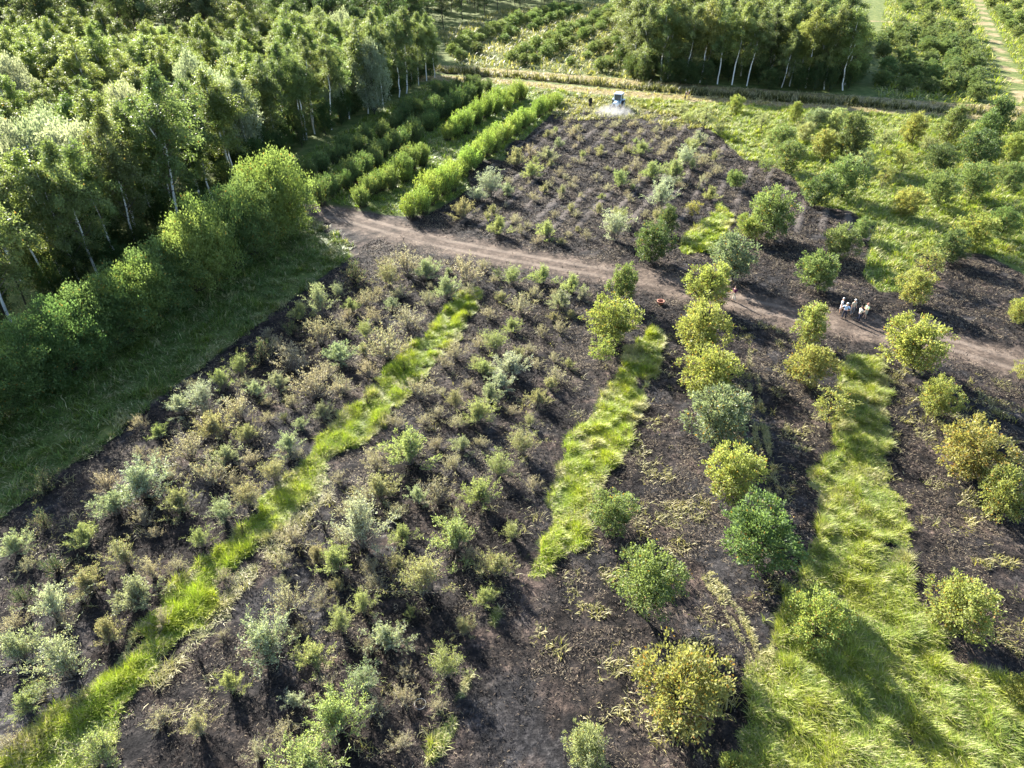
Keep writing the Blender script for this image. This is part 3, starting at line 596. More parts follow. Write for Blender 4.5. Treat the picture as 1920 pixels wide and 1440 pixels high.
for i in range(0, len(BUSHES), 4):
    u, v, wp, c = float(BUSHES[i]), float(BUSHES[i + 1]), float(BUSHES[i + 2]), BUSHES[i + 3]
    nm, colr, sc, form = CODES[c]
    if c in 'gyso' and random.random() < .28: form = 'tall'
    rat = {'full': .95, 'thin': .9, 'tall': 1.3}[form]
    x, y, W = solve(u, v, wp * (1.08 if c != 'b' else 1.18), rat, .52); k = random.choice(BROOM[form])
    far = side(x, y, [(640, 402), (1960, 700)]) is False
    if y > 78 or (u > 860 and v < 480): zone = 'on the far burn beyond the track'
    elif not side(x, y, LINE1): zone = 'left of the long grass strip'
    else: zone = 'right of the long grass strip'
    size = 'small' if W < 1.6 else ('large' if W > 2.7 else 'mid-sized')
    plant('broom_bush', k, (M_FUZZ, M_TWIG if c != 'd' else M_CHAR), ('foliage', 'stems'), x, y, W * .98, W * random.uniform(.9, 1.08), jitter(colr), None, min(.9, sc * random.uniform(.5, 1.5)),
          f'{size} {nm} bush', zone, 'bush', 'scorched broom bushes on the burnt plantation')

# ---------------------------------------------------------------- plantation trees on the right
TC = {'Y': ('yellow-green', (0.20, 0.235, 0.055), .08), 'G': ('green', (0.115, 0.165, 0.055), .04), 'D': ('dark green', (0.075, 0.115, 0.042), .03), 'O': ('golden-orange', (0.205, 0.22, 0.06), .12), 'S': ('silver-green', (0.15, 0.195, 0.115), .05), 'P': ('pale green', (0.21, 0.25, 0.11), .04)}
TREES = '''1103 1400 85 P round 1203 1090 108 G high 1143 957 88 G round 1280 1300 160 O round 1143 593 92 Y round 1167 530 58 G cone 1130 657 52 Y thin 1330 540 80 Y round 1323 620 106 Y round 1325 703 100 Y round
1347 782 112 S round 1373 885 108 Y round 1433 1017 132 G round 1533 1170 112 Y round 1810 1140 112 Y round 1522 610 62 O cone 1523 680 86 O round 1563 765 76 O thin 1733 650 106 Y round 1760 745 74 Y round
1827 840 116 O round 1893 930 98 O round 1915 583 46 Y round 1918 700 40 O thin 1541 507 74 G round 1723 540 66 O round 1743 495 56 O thin 1380 487 78 S round 1925 1290 60 Y round 1393 1445 70 Y round
1380 193 28 Y round 1493 207 28 Y cone 1528 220 40 S round 1570 225 42 P round 1323 217 40 P thin 1480 290 54 G round 1468 258 44 G round 1550 267 50 O round 1605 258 64 D cone 1717 240 44 Y cone 1787 232 56 G cone
1832 278 66 D round 1875 222 60 D cone 1845 240 48 G cone 1900 278 48 Y round 1915 240 36 G cone 1697 298 44 Y thin 1767 297 54 D round 1833 338 68 G round 1897 330 46 G round 1590 332 76 G round 1535 355 58 D round
1770 358 60 G round 1707 378 52 O round 1830 432 66 Y round 1887 415 60 G round 1787 463 60 D round 1623 428 42 G round 1580 455 60 G round 1457 400 90 G round 1383 335 34 G round 1437 313 28 G thin 1300 393 33 O thin
1413 425 48 Y round 1253 413 42 D cone 1220 455 72 D round 1510 245 34 P round 1620 300 40 P thin 1660 330 36 Y thin 1660 260 36 P thin 1740 270 30 P thin 1290 220 26 P thin 1430 225 26 P thin 1350 240 22 P thin 1450 250 28 P round 1280 205 22 P thin'''.split()
for i in range(0, len(TREES), 5):
    u, v, wp, c, form = float(TREES[i]), float(TREES[i + 1]), float(TREES[i + 2]), TREES[i + 3], TREES[i + 4]
    nm, colr, sc = TC[c]; rat = {'round': 1.0, 'cone': 1.3, 'thin': 1.15, 'high': 1.3}[form]
    x, y, W = solve(u, v, wp * 1.05, rat, .62 if form == 'high' else .55); k = random.choice(TREE[form])
    zone = 'on the far side of the track' if side(x, y, [(640, 402), (1960, 700)]) is False else 'on the near side of the track'
    b, t, d, dt = zones(np.array([x]), np.array([y]))
    if b[0] < -1.0 and y > 66: zone = 'in the unburnt meadow'
    shape = {'round': 'round', 'cone': 'pointed', 'thin': 'thin-leaved', 'high': 'bare-stemmed'}[form]
    plant('hornbeam_tree', k, (M_LEAF, M_CHAR if b[0] > 0 else M_BARK), ('crown', 'trunk'), x, y, W, W * random.uniform(.95, 1.08), jitter(colr, .08), None, sc * random.uniform(.7, 1.3),
          f'{shape} {nm} young tree', zone, 'tree', 'young plantation trees on the right')

# ---------------------------------------------------------------- young coppice rows (upper middle)
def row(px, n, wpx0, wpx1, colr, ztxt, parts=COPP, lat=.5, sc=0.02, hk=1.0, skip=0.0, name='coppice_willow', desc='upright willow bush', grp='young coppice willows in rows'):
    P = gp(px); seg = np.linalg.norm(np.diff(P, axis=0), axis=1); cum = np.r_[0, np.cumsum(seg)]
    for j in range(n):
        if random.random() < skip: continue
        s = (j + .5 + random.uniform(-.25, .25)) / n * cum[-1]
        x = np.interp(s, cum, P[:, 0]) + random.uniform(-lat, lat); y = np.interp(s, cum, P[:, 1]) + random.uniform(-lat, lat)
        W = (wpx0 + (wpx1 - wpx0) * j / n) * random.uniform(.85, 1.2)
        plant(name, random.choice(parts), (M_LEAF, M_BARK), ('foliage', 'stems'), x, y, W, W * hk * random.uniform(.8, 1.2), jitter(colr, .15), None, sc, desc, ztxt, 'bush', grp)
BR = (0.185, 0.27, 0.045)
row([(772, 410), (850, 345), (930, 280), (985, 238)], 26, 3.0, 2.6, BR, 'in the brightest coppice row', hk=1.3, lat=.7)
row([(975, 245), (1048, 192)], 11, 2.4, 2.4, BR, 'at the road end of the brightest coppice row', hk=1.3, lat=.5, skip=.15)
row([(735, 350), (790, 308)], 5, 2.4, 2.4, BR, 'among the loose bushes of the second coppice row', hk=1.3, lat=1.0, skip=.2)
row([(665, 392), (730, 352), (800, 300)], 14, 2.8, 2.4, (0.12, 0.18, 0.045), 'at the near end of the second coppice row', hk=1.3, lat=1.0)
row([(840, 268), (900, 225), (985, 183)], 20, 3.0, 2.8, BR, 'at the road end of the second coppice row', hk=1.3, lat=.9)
row([(600, 385), (660, 345), (740, 285), (830, 225), (912, 172)], 36, 2.6, 3.2, (0.095, 0.15, 0.045), 'in the shaded third coppice row', hk=1.3, lat=1.0)  # shade put into the colour: darker green than the sunlit rows
row([(560, 360), (640, 305), (740, 240), (840, 180), (880, 162)], 32, 2.4, 2.4, (0.09, 0.14, 0.045), 'in the shaded fourth coppice row', hk=1.3, lat=1.0)  # row colour darkened likewise to paint the shade

# ---------------------------------------------------------------- tall willow hedge along the wood
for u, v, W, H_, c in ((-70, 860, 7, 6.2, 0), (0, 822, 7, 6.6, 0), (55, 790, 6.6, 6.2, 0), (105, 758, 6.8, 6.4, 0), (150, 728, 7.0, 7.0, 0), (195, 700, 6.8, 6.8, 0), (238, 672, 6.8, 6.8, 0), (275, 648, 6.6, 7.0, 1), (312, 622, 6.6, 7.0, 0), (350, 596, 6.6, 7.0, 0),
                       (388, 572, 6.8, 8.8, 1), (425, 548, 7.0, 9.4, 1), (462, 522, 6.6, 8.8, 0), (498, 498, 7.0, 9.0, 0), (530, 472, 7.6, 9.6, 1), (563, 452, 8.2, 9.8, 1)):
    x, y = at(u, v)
    plant('willow_hedge_shrub', random.choice(HEDGE), (M_LEAF, M_BARK), ('foliage', 'stems'), x - 1.8, y + 2.2, W, H_, jitter((0.14, 0.195, 0.05) if c else (0.09, 0.15, 0.048), .1), None, 0.02,  # shade painted in: shaded shrubs get a darker green than sunlit ones
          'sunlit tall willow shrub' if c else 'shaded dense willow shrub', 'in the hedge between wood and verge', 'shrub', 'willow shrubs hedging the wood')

# ---------------------------------------------------------------- the wood on the left
BC = (0.125, 0.17, 0.055)
def birch_tree(x, y, h, colr, desc, zone, grp, parts=BIRCH, wk=1.0, name='birch_tree', bark=None):
    return plant(name, random.choice(parts), (M_LEAF, bark or M_BIRCH), ('crown', 'trunk'), x, y, h * wk, h, jitter(colr, .24), None, 0.01, desc, zone, 'tree', grp)
EDGE = [(33, 632, 17), (105, 560, 15), (150, 545, 14), (190, 530, 16), (225, 500, 15), (262, 482, 17), (343, 443, 20), (300, 430, 16), (330, 420, 14), (400, 375, 16), (378, 380, 15), (440, 340, 14), (472, 320, 15), (520, 285, 15), (537, 272, 16),
        (570, 262, 15), (590, 250, 16), (622, 242, 16), (655, 222, 15), (690, 212, 17), (702, 205, 16), (718, 196, 17), (748, 182, 16), (762, 175, 17), (785, 160, 15), (800, 152, 14), (815, 146, 13)]
for u, v, h in EDGE:
    x, y = at(u, v); birch_tree(x, y, h * 1.02, BC if h != 20 else (0.14, 0.185, 0.06), 'slender white-stemmed birch' if h != 20 else 'tallest pale-crowned birch', 'edging the left wood', 'birches along the edge of the left wood', wk=1.05)
def inside(x, y, back):                             # metres behind the wood's edge
    ex = np.interp(y, FOREST_EDGE[:, 1], FOREST_EDGE[:, 0]); return ex - x > back
pts = []
def fill(n, xr, yr, mind, test):
    out = []
    for _ in range(n):
        x = random.uniform(*xr); y = random.uniform(*yr)
        if not test(x, y): continue
        if all((x - a) ** 2 + (y - b) ** 2 > mind ** 2 for a, b in pts): pts.append((x, y)); out.append((x, y))
    return out
SILV = [(240, 190), (95, 250), (130, 265), (165, 275), (25, 265), (60, 265), (440, 175), (400, 165), (600, 40), (640, 40), (350, 130), (690, 100), (25, 130)]
for u, v in SILV:
    x, y = at(u, v, 11.0)
    plant('silver_willow', random.choice(WILLOW), (M_LEAF, M_BARK), ('crown', 'trunk'), x, y, 6.8, 11.5, jitter((0.225, 0.26, 0.19)), None, .0, 'round silvery willow crown', 'inside the left wood', 'tree', 'silvery willows in the left wood'); pts.append((x, y))
def seen(x, y, h): u, v = pix(x, y, h); return u > -90 and v < 1440
for x, y in fill(5000, (-130, -16), (38, 185), 4.5, lambda x, y: inside(x, y, 2.5) and x > -0.62 * y - 22 and seen(x, y, 12)):
    deep = not inside(x, y, 12) is False
    r = random.random(); back = np.interp(y, FOREST_EDGE[:, 1], FOREST_EDGE[:, 0]) - x
    if r < .62: birch_tree(x, y, random.uniform(10.5, 16.0), (0.15, 0.20, 0.05), 'yellow-green birch', 'inside the left wood', 'birches inside the left wood', BIRCH, 1.4)
    elif r < .85: birch_tree(x, y, random.uniform(8, 12), (0.10, 0.135, 0.045), 'dusky leafy alder', 'inside the left wood', 'alders inside the left wood', BUSHY, .95, 'alder_tree', M_BARK)
    else: plant('silver_willow', random.choice(WILLOW), (M_LEAF, M_BARK), ('crown', 'trunk'), x, y, 6.0, 8.0, jitter((0.19, 0.23, 0.14)), None, 0, 'grey-green willow crown', 'inside the left wood', 'tree', 'grey willows in the left wood')
# underwood along the edge, its dark colour painting in shade under the crowns
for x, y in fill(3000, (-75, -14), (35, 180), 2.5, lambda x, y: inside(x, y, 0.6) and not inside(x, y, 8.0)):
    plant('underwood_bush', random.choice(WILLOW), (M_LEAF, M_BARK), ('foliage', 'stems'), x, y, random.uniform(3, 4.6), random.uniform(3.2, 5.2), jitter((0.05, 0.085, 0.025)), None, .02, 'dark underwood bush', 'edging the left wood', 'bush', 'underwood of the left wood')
# tall old willows and poplars behind
for x, y in fill(3000, (-230, 0), (125, 340), 8.0, lambda x, y: (y > 150 - (x + 95) * 1.05 and x < -58 and y > 186 + x * 0.05 or (x < -90 and y > 118)) and x > -0.68 * y - 25 and not (x > -38 and y < 205)):
    if random.random() < .5: birch_tree(x, y, random.uniform(19, 26), (0.085, 0.12, 0.05), 'tall grey-green poplar', 'at the back of the left wood', 'tall poplars behind the left wood', BIRCH, 1.35, 'poplar_tree', M_BARK)
    else: birch_tree(x, y, random.uniform(15, 22), (0.075, 0.105, 0.035), 'tall bushy dark willow', 'at the back of the left wood', 'tall dark willows behind the left wood', BUSHY, .9, 'willow_tree', M_BARK)
# clump of birches and willows in the upper right
CL_POLY = np.vstack([gp([(1196, 152), (1300, 160), (1450, 168), (1590, 176)]), [(82, 175), (90, 215), (90, 262), (40, 262), (26, 200)]])
for u, v, h in ((1205, 148, 16), (1240, 150, 17), (1252, 148, 18), (1285, 152, 16), (1312, 155, 17), (1345, 158, 16), (1372, 160, 17), (1400, 162, 16), (1465, 165, 12), (1480, 163, 13), (1510, 166, 16), (1545, 168, 17), (1580, 170, 17)):
    x, y = at(u, v); pts.append((x, y))
    birch_tree(x, y, h, random.choice([(0.18, 0.205, 0.05), (0.14, 0.185, 0.055), (0.15, 0.19, 0.07)]), 'light-leaved birch', 'edging the right clump', 'birches along the edge of the right clump', wk=1.25, parts=[BIRCH[i] for i in (1, 3, 5)])
for x, y in fill(2200, (24, 110), (150, 264), 4.8, lambda x, y: poly_sdf(np.array([x]), np.array([y]), CL_POLY)[0] > 1.5):
    if random.random() < .6: birch_tree(x, y, random.uniform(15, 19), (0.15, 0.19, 0.065), 'birch crown', 'inside the right clump', 'birches inside the right clump', BIRCH, 1.5)
    else: birch_tree(x, y, random.uniform(12, 17), (0.075, 0.11, 0.04), 'dark willow crown', 'inside the right clump', 'willows inside the right clump', BUSHY, .95, 'willow_tree', M_BARK)
for x, y in fill(2500, (24, 98), (150, 242), 2.5, lambda x, y: -.5 < poly_sdf(np.array([x]), np.array([y]), CL_POLY)[0] < 7 and y < 190):
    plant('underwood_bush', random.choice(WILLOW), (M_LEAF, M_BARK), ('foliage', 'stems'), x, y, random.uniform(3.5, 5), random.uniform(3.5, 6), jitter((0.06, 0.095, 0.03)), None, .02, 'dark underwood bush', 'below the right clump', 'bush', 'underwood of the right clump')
# dark tree line behind the far field
for x, y in fill(1800, (-60, 60), (182, 350), 7.0, lambda x, y: x < np.interp(y, [180, 235, 290, 340], [-26, -27, 2, 55])):
    birch_tree(x, y, random.uniform(14, 20), (0.06, 0.095, 0.035), 'dark broadleaf tree', 'behind the far field', 'tree line behind the far field', BUSHY, 1.0, 'broadleaf_tree', M_BARK)

# ---------------------------------------------------------------- shrub rows of the far fields
FS = (0.115, 0.165, 0.05)
def frow(px, n, w0, colr, ztxt, skip=.1, lat=1.0):
    row(px, n, w0, w0 * 1.1, colr, ztxt, TUFTED, lat, .02, 1.0, skip, 'field_shrub', 'bushy green shrub', 'shrub rows in the far fields')
frow([(835, 112), (880, 85), (960, 52), (1060, 18)], 22, 4.2, FS, 'in the leftmost row of the far field')
frow([(860, 118), (920, 90), (1000, 58), (1090, 15)], 20, 3.6, (0.09, 0.14, 0.045), 'in the second row of the far field', .2)
frow([(955, 122), (1030, 85), (1110, 45), (1165, 15)], 24, 4.0, FS, 'in the third row of the far field')
frow([(985, 126), (1050, 95), (1120, 60), (1180, 25)], 22, 3.6, FS, 'in the fourth row of the far field', .15)
frow([(1060, 128), (1110, 105), (1185, 62)], 14, 3.4, (0.13, 0.175, 0.06), 'in the fifth row of the far field', .2)
frow([(1130, 138), (1190, 95)], 8, 3.2, (0.14, 0.18, 0.06), 'in the short row left of the clump', .2)
for k, (a, b) in enumerate((((1660, 165), (1655, 60)), ((1700, 172), (1690, 55)), ((1745, 180), (1730, 55)), ((1790, 186), (1765, 60)), ((1830, 190), (1795, 70)))):
    frow([a, ((a[0] + b[0]) / 2 + 4, (a[1] + b[1]) / 2), b], 12, 4.4, (0.10, 0.145, 0.05), f'in shrub row {["one", "two", "three", "four", "five"][k]} right of the clump', .12)
for k, (a, b) in enumerate((((1700, 30), (1690, -10)), ((1745, 32), (1730, -10)), ((1790, 36), (1768, -10)), ((1905, 75), (1845, -10)), ((1960, 140), (1880, -10)), ((1990, 90), (1915, -10)))):
    frow([a, b], 9, 4.2, (0.12, 0.165, 0.055), f'in shrub row {["one", "two", "three", "four", "five", "six"][k]} at the top right', .15)

# ---------------------------------------------------------------- objects
def bm_obj(name, build, mat, parent=None, smooth=False, bevel=0.0):
    bm = bmesh.new(); build(bm)
    if bevel: bmesh.ops.bevel(bm, geom=bm.edges[:], offset=bevel, segments=2, affect='EDGES', clamp_overlap=True)
    me = bpy.data.meshes.new(name); bm.to_mesh(me); bm.free()
    if smooth: me.polygons.foreach_set('use_smooth', np.ones(len(me.polygons), bool))
    return link(name, me, parent, mat)
def box(bm, c, s, taper=(1, 1), shift=0.0):
    vs = []
    for z in (-.5, .5):
        for x, y in ((-.5, -.5), (.5, -.5), (.5, .5), (-.5, .5)):
            k = taper if z > 0 else (1, 1)
            vs.append(bm.verts.new((c[0] + x * s[0] * k[0], c[1] + y * s[1] * k[1] + (shift if z > 0 else 0), c[2] + z * s[2])))
    for f in ((3, 2, 1, 0), (4, 5, 6, 7), (0, 1, 5, 4), (1, 2, 6, 5), (2, 3, 7, 6), (3, 0, 4, 7)): bm.faces.new([vs[i] for i in f])
def lathe(bm, prof, k=28, axis='z', c=(0, 0, 0), closed=False):
    rings = []
    for r, h in prof:
        ring = []
        for i in range(k):
            a = 2 * math.pi * i / k; p = (r * math.cos(a), r * math.sin(a), h)
            if axis == 'x': p = (p[2], p[0], p[1])
            ring.append(bm.verts.new((p[0] + c[0], p[1] + c[1], p[2] + c[2])))
        rings.append(ring)
    m = len(rings)
    for j in range(m if closed else m - 1):
        for i in range(k): bm.faces.new((rings[j][i], rings[j][(i + 1) % k], rings[(j + 1) % m][(i + 1) % k], rings[(j + 1) % m][i]))
    if not closed:
        for r_ in (rings[0][::-1], rings[-1]):
            if len(prof) > 1: bm.faces.new(r_)
M_HOOD = plain('pale_blue_paint', (0.42, 0.52, 0.60), .35, .06, 3, .5); M_WHITE = plain('white_paint', (0.8, 0.8, 0.8), .4, .04, 3, .5)
M_DARK = plain('black_metal', (0.03, 0.03, 0.035), .5, .3, 6); M_RUB = plain('tyre_rubber', (0.025, 0.024, 0.023), .85, .3, 10); M_RIM = plain('grey_rim', (0.45, 0.46, 0.47), .4, .1, 5)
def glass_mat():
    m, nt, out = new_mat('tinted_glass'); surface(nt, out, (0.03, 0.045, 0.055), .08, spec=.6); return m
M_GLASS = glass_mat()
def lamp_mat(): return plain('lamp_lens', (0.75, 0.75, 0.7), .2, .05, 5, .6)
M_LENS = lamp_mat()
tx, ty = at(1157, 203)
T = bpy.data.objects.new('farm_tractor', None); COL.objects.link(T); T.location = (tx, ty, hz(tx, ty)); T.rotation_euler = (0, 0, R(-24))     # front faces -Y local
tag(T, 'pale blue tractor with white cab roof raising dust by the farm road', 'tractor')
bm_obj('hood', lambda b: (box(b, (0, -1.35, 1.28), (0.95, 2.1, 0.75), (.82, .96), .04),), M_HOOD, T, bevel=.08)
bm_obj('grille', lambda b: box(b, (0, -2.43, 1.2), (.7, .06, .55)), M_DARK, T)
for s in (-1, 1): bm_obj('headlight', lambda b: box(b, (s * .28, -2.47, 1.35), (.2, .05, .14)), M_LENS, T, bevel=.01)
bm_obj('chassis', lambda b: box(b, (0, -.6, .78), (.6, 3.4, .45)), M_DARK, T, bevel=.04)
cabp = bm_obj('cab', lambda b: (box(b, (0, .65, 1.35), (1.45, 1.5, .7)), [box(b, (sx * .72, .65 + sy * .72, 2.2), (.09, .09, 1.2)) for sx in (-1, 1) for sy in (-1, 1)]), M_HOOD, T)
bm_obj('windscreen', lambda b: box(b, (0, -.08, 2.2), (1.3, .04, 1.05)), M_GLASS, cabp); bm_obj('rear_window', lambda b: box(b, (0, 1.38, 2.2), (1.3, .04, 1.05)), M_GLASS, cabp)
for s in (-1, 1): bm_obj('side_window', lambda b: box(b, (s * .73, .65, 2.2), (.04, 1.3, 1.05)), M_GLASS, cabp)
bm_obj('roof', lambda b: box(b, (0, .62, 2.9), (1.75, 1.85, .2), (.9, .9)), M_WHITE, T, bevel=.06)
bm_obj('exhaust', lambda b: lathe(b, [(.05, 1.5), (.05, 2.6), (.06, 2.6), (.06, 2.75)], 12, 'z', (.55, -.7, 0)), M_DARK, T)
def wheel(px, py, r, wd):
    h = bm_obj('wheel', lambda b: lathe(b, [(r * .72, -wd / 2), (r * .93, -wd / 2), (r, -wd / 3), (r, wd / 3), (r * .93, wd / 2), (r * .72, wd / 2)], 28, 'x', closed=True), M_RUB, T)
    h.location = (px, py, r)
    bm_obj('rim', lambda b: lathe(b, [(r * .3, -wd * .3), (r * .715, -wd * .42), (r * .715, wd * .42), (r * .3, wd * .3)], 24, 'x'), M_RIM, h)
    def lugs(b):
        for i in range(18):
            a = i * 2 * math.pi / 18; m0 = len(b.verts); box(b, (0, 0, 0), (wd * .9, .06, .07)); b.verts.ensure_lookup_table()
            for vv in b.verts[m0:]:
                y_, z_ = vv.co.y, vv.co.z + r; vv.co.y = y_ * math.cos(a) - z_ * math.sin(a); vv.co.z = y_ * math.sin(a) + z_ * math.cos(a)
    bm_obj('tread', lugs, M_RUB, h)
for s in (-1, 1):
    wheel(s * .95, .75, .85, .5); wheel(s * .85, -1.75, .55, .36)
    bm_obj('mudguard', lambda b: box(b, (s * .98, .75, 1.78), (.55, 1.3, .09), (1, .7)), M_HOOD, T, bevel=.03)
    bm_obj('mirror', lambda b: (box(b, (s * .98, -.1, 2.35), (.05, .06, .35)), box(b, (s * .86, -.08, 2.5), (.28, .03, .03))), M_DARK, T)
# dust raised round the tractor
def dust_mat():
    m, nt, out = new_mat('dust'); g = N(nt); tc = nt.nodes.new('ShaderNodeTexCoord').outputs['Object']
    v = nt.nodes.new('ShaderNodeVolumePrincipled'); v.inputs['Color'].default_value = (.93, .91, .88, 1)
    n = g.noise(tc, 1.1, 4, .6); ln = nt.nodes.new('ShaderNodeVectorMath'); ln.operation = 'LENGTH'
    mp = nt.nodes.new('ShaderNodeMapping'); mp.inputs['Scale'].default_value = (1 / 4.6, 1 / 3.2, 1 / 2.3); nt.links.new(tc, mp.inputs[0]); nt.links.new(mp.outputs[0], ln.inputs[0])
    fall = g.math('SUBTRACT', 1.0, ln.outputs['Value'], True)
    den = g.math('MULTIPLY', g.math('MULTIPLY', g.math('SUBTRACT', n, .34, True), fall), 1.3)
    nt.links.new(den, v.inputs['Density']); nt.links.new(v.outputs[0], out.inputs['Volume']); return m
def dust_shape(b):
    bmesh.ops.create_icosphere(b, subdivisions=3, radius=1)
    for vv in b.verts: k = 1 + .12 * math.sin(vv.co.x * 5 + vv.co.y * 3); vv.co.x *= 4.5 * k; vv.co.y *= 3.1 * k; vv.co.z = max(vv.co.z, -.15) * 1.7 * k
dx_, dy_ = at(1150, 216); du = bm_obj('dust_cloud', dust_shape, dust_mat()); du.location = (dx_, dy_, hz(dx_, dy_) + .5); tag(du, 'pale dust cloud in front of the tractor', 'dust', kind='stuff')

# ---- people
def skin_mesh(name, verts, edges, radii, mat, parent):
    me = bpy.data.meshes.new(name); me.from_pydata(verts, edges, []); me.materials.append(mat)
    o = link(name, me, parent)
    sk = o.modifiers.new('skin', 'SKIN'); sk.use_smooth_shade = True
    for i, r in enumerate(radii): me.skin_vertices[0].data[i].radius = (r, r) if not isinstance(r, tuple) else r
    me.skin_vertices[0].data[0].use_root = True
    s = o.modifiers.new('sub', 'SUBSURF'); s.levels = 1; s.render_levels = 1
    return o
M_SKIN = plain('skin', (0.50, 0.30, 0.21), .6, .08, 12)
def person(u, v, h, face, label, top, legs, hair, arms='down', short=False, grp=None, lean=0.0, hat=False):
    x, y = at(u, v); k = h / 1.75
    e = bpy.data.objects.new('person', None); COL.objects.link(e); e.location = (x, y, hz(x, y)); e.rotation_euler = (0, 0, face); e.scale = (k, k, k)
    tag(e, label, 'person', grp)
    st = .13; hipz, chz, shz = .93, 1.25, 1.43; ly = -lean
    V = [(0, 0, hipz), (0, ly * .5, 1.1), (0, ly, chz), (0, ly, shz), (0, ly - .01, 1.52), (0, ly - .03, 1.62), (0, ly - .03, 1.70)]
    E = [(0, 1), (1, 2), (2, 3), (3, 4), (4, 5), (5, 6)]; Rr = [(.15, .105), (.14, .10), (.165, .11), (.11, .085), .055, .09, .07]
    sv, se, sr = [V[0], V[1], V[2], V[3], (0, ly, 1.47)], [(0, 1), (1, 2), (2, 3), (3, 4)], [(.17, .125), (.16, .12), (.185, .13), (.13, .10), .07]
    tv, te, tr = [(0, 0, hipz + .08), (0, 0, hipz - .03)], [(0, 1)], [(.165, .12), (.17, .125)]
    for s in (-1, 1):
        n0 = len(V); fwd = .06 * s
        V += [(s * .095, 0, .86), (s * st, -.02 - fwd, .5), (s * (st + .02), fwd * .6, .09), (s * (st + .03), -.13 + fwd * .6, .04)]; E += [(0, n0), (n0, n0 + 1), (n0 + 1, n0 + 2), (n0 + 2, n0 + 3)]; Rr += [.085, .058, .042, .04]
        t0 = len(tv); kz = .5 if short else .12
        tv += [(s * .095, 0, .84), (s * st, -.02 - fwd, .52)]; te += [(1, t0), (t0, t0 + 1)]; tr += [.10, .078]
        if not short: tv += [(s * (st + .02), fwd * .6, .11)]; te += [(t0 + 1, t0 + 2)]; tr += [.062]
        a0 = len(V); sh = (s * .2, ly, 1.40)
        if arms == 'hips': el, wr = (s * .42, ly + .08, 1.16), (s * .22, ly - .05, .99)
        elif arms == 'front': el, wr = (s * .27, ly - .08, 1.14), (s * .10, ly - .30, 1.15)
        elif arms == 'fold': el, wr = (s * .27, ly - .06, 1.13), (-s * .06, ly - .22, 1.18)
        else: el, wr = (s * .29, ly + .02, 1.13), (s * .31, ly - .05, .90)
        dv = np.array(wr) - np.array(el); dv = dv / np.linalg.norm(dv); hd = tuple(np.array(wr) + dv * .07)
        V += [sh, el, wr, hd]; E += [(3, a0), (a0, a0 + 1), (a0 + 1, a0 + 2), (a0 + 2, a0 + 3)]; Rr += [.062, .046, .03, .034]
        pv = np.cross(dv, (0, 1.0, .3)); pv /= np.linalg.norm(pv)
        for q, ln in ((-1.5, .07), (-.5, .085), (.5, .08), (1.5, .06)):
            n1 = len(V); b_ = np.array(hd) + pv * q * .018; V += [tuple(b_ + dv * ln * .6), tuple(b_ + dv * ln + np.array([0, -.015, 0]))]; E += [(a0 + 3, n1), (n1, n1 + 1)]; Rr += [.010, .008]
        n1 = len(V); V += [tuple(np.array(wr) + dv * .03 + pv * .045), tuple(np.array(wr) + dv * .07 + pv * .06)]; E += [(a0 + 2, n1), (n1, n1 + 1)]; Rr += [.011, .009]
        s0 = len(sv); half = tuple(np.array(sh) * .35 + np.array(el) * .65)
        sv += [sh, half]; se += [(3, s0), (s0, s0 + 1)]; sr += [.078, .072]
    skin_mesh('body', V, E, Rr, M_SKIN, e); skin_mesh('shirt', sv, se, sr, top, e); skin_mesh('shorts' if short else 'trousers', tv, te, tr, legs, e)
    def cap(b):
        bmesh.ops.create_uvsphere(b, u_segments=14, v_segments=10, radius=.108)
        for vv in b.verts:
            vv.co.z *= 1.12
            if vv.co.y < -.03 and vv.co.z < .045: vv.co *= .55
            elif vv.co.z < -.05: vv.co *= .6
        if hat: lathe(b, [(.10, .05), (.19, .03), (.19, .045), (.10, .07)], 16)
        for vv in b.verts: vv.co += type(vv.co)((0, ly - .025, 1.685))
    bm_obj('hat' if hat else 'hair', cap, hair, e, True)
    for s in (-1, 1):
        bm_obj('shoe', lambda b: box(b, (s * (st + .025), -.07 + .036 * s, .045), (.1, .28, .09), (.8, .8)), M_SHOE, e, bevel=.02)
    def nose(b): box(b, (0, ly - .135, 1.635), (.025, .035, .045), (.6, .6), .01)
    bm_obj('nose', nose, M_SKIN, e)
    for s in (-1, 1): bm_obj('eye', lambda b: bmesh.ops.create_uvsphere(b, u_segments=8, v_segments=6, radius=.012), M_DARK, e).location = (s * .035, ly - .118, 1.66)
    bm_obj('mouth', lambda b: box(b, (0, ly - .122, 1.585), (.045, .01, .01)), plain('lip', (.4, .16, .14), .5, .05), e)
    for s in (-1, 1): bm_obj('ear', lambda b: box(b, (s * .098, ly - .02, 1.64), (.02, .035, .06)), M_SKIN, e, bevel=.006)
    return e
M_SHOE = plain('shoe', (.05, .045, .04), .6, .2)
cloth = lambda n, c: plain(n, c, .85, .08, 20, .1)
C_W, C_B, C_K, C_C, C_L = cloth('white_cloth', (.62, .63, .66)), cloth('light_blue_cloth', (.45, .60, .78)), cloth('khaki_cloth', (.38, .36, .28)), cloth('cream_cloth', (.66, .62, .50)), cloth('lime_cloth', (.55, .72, .42))
C_NAVY, C_GREY, C_PLUM, C_BLK = cloth('navy_cloth', (.025, .03, .05)), cloth('grey_cloth', (.16, .16, .17)), cloth('plum_cloth', (.10, .025, .07)), cloth('black_cloth', (.02, .02, .024))
H_GREY, H_BRN, H_WHT = plain('grey_hair', (.45, .43, .42), .7, .2, 20), plain('brown_hair', (.07, .045, .03), .7, .2, 20), plain('white_hair', (.65, .63, .6), .7, .1, 20)
GP = 'people standing on the dirt track'
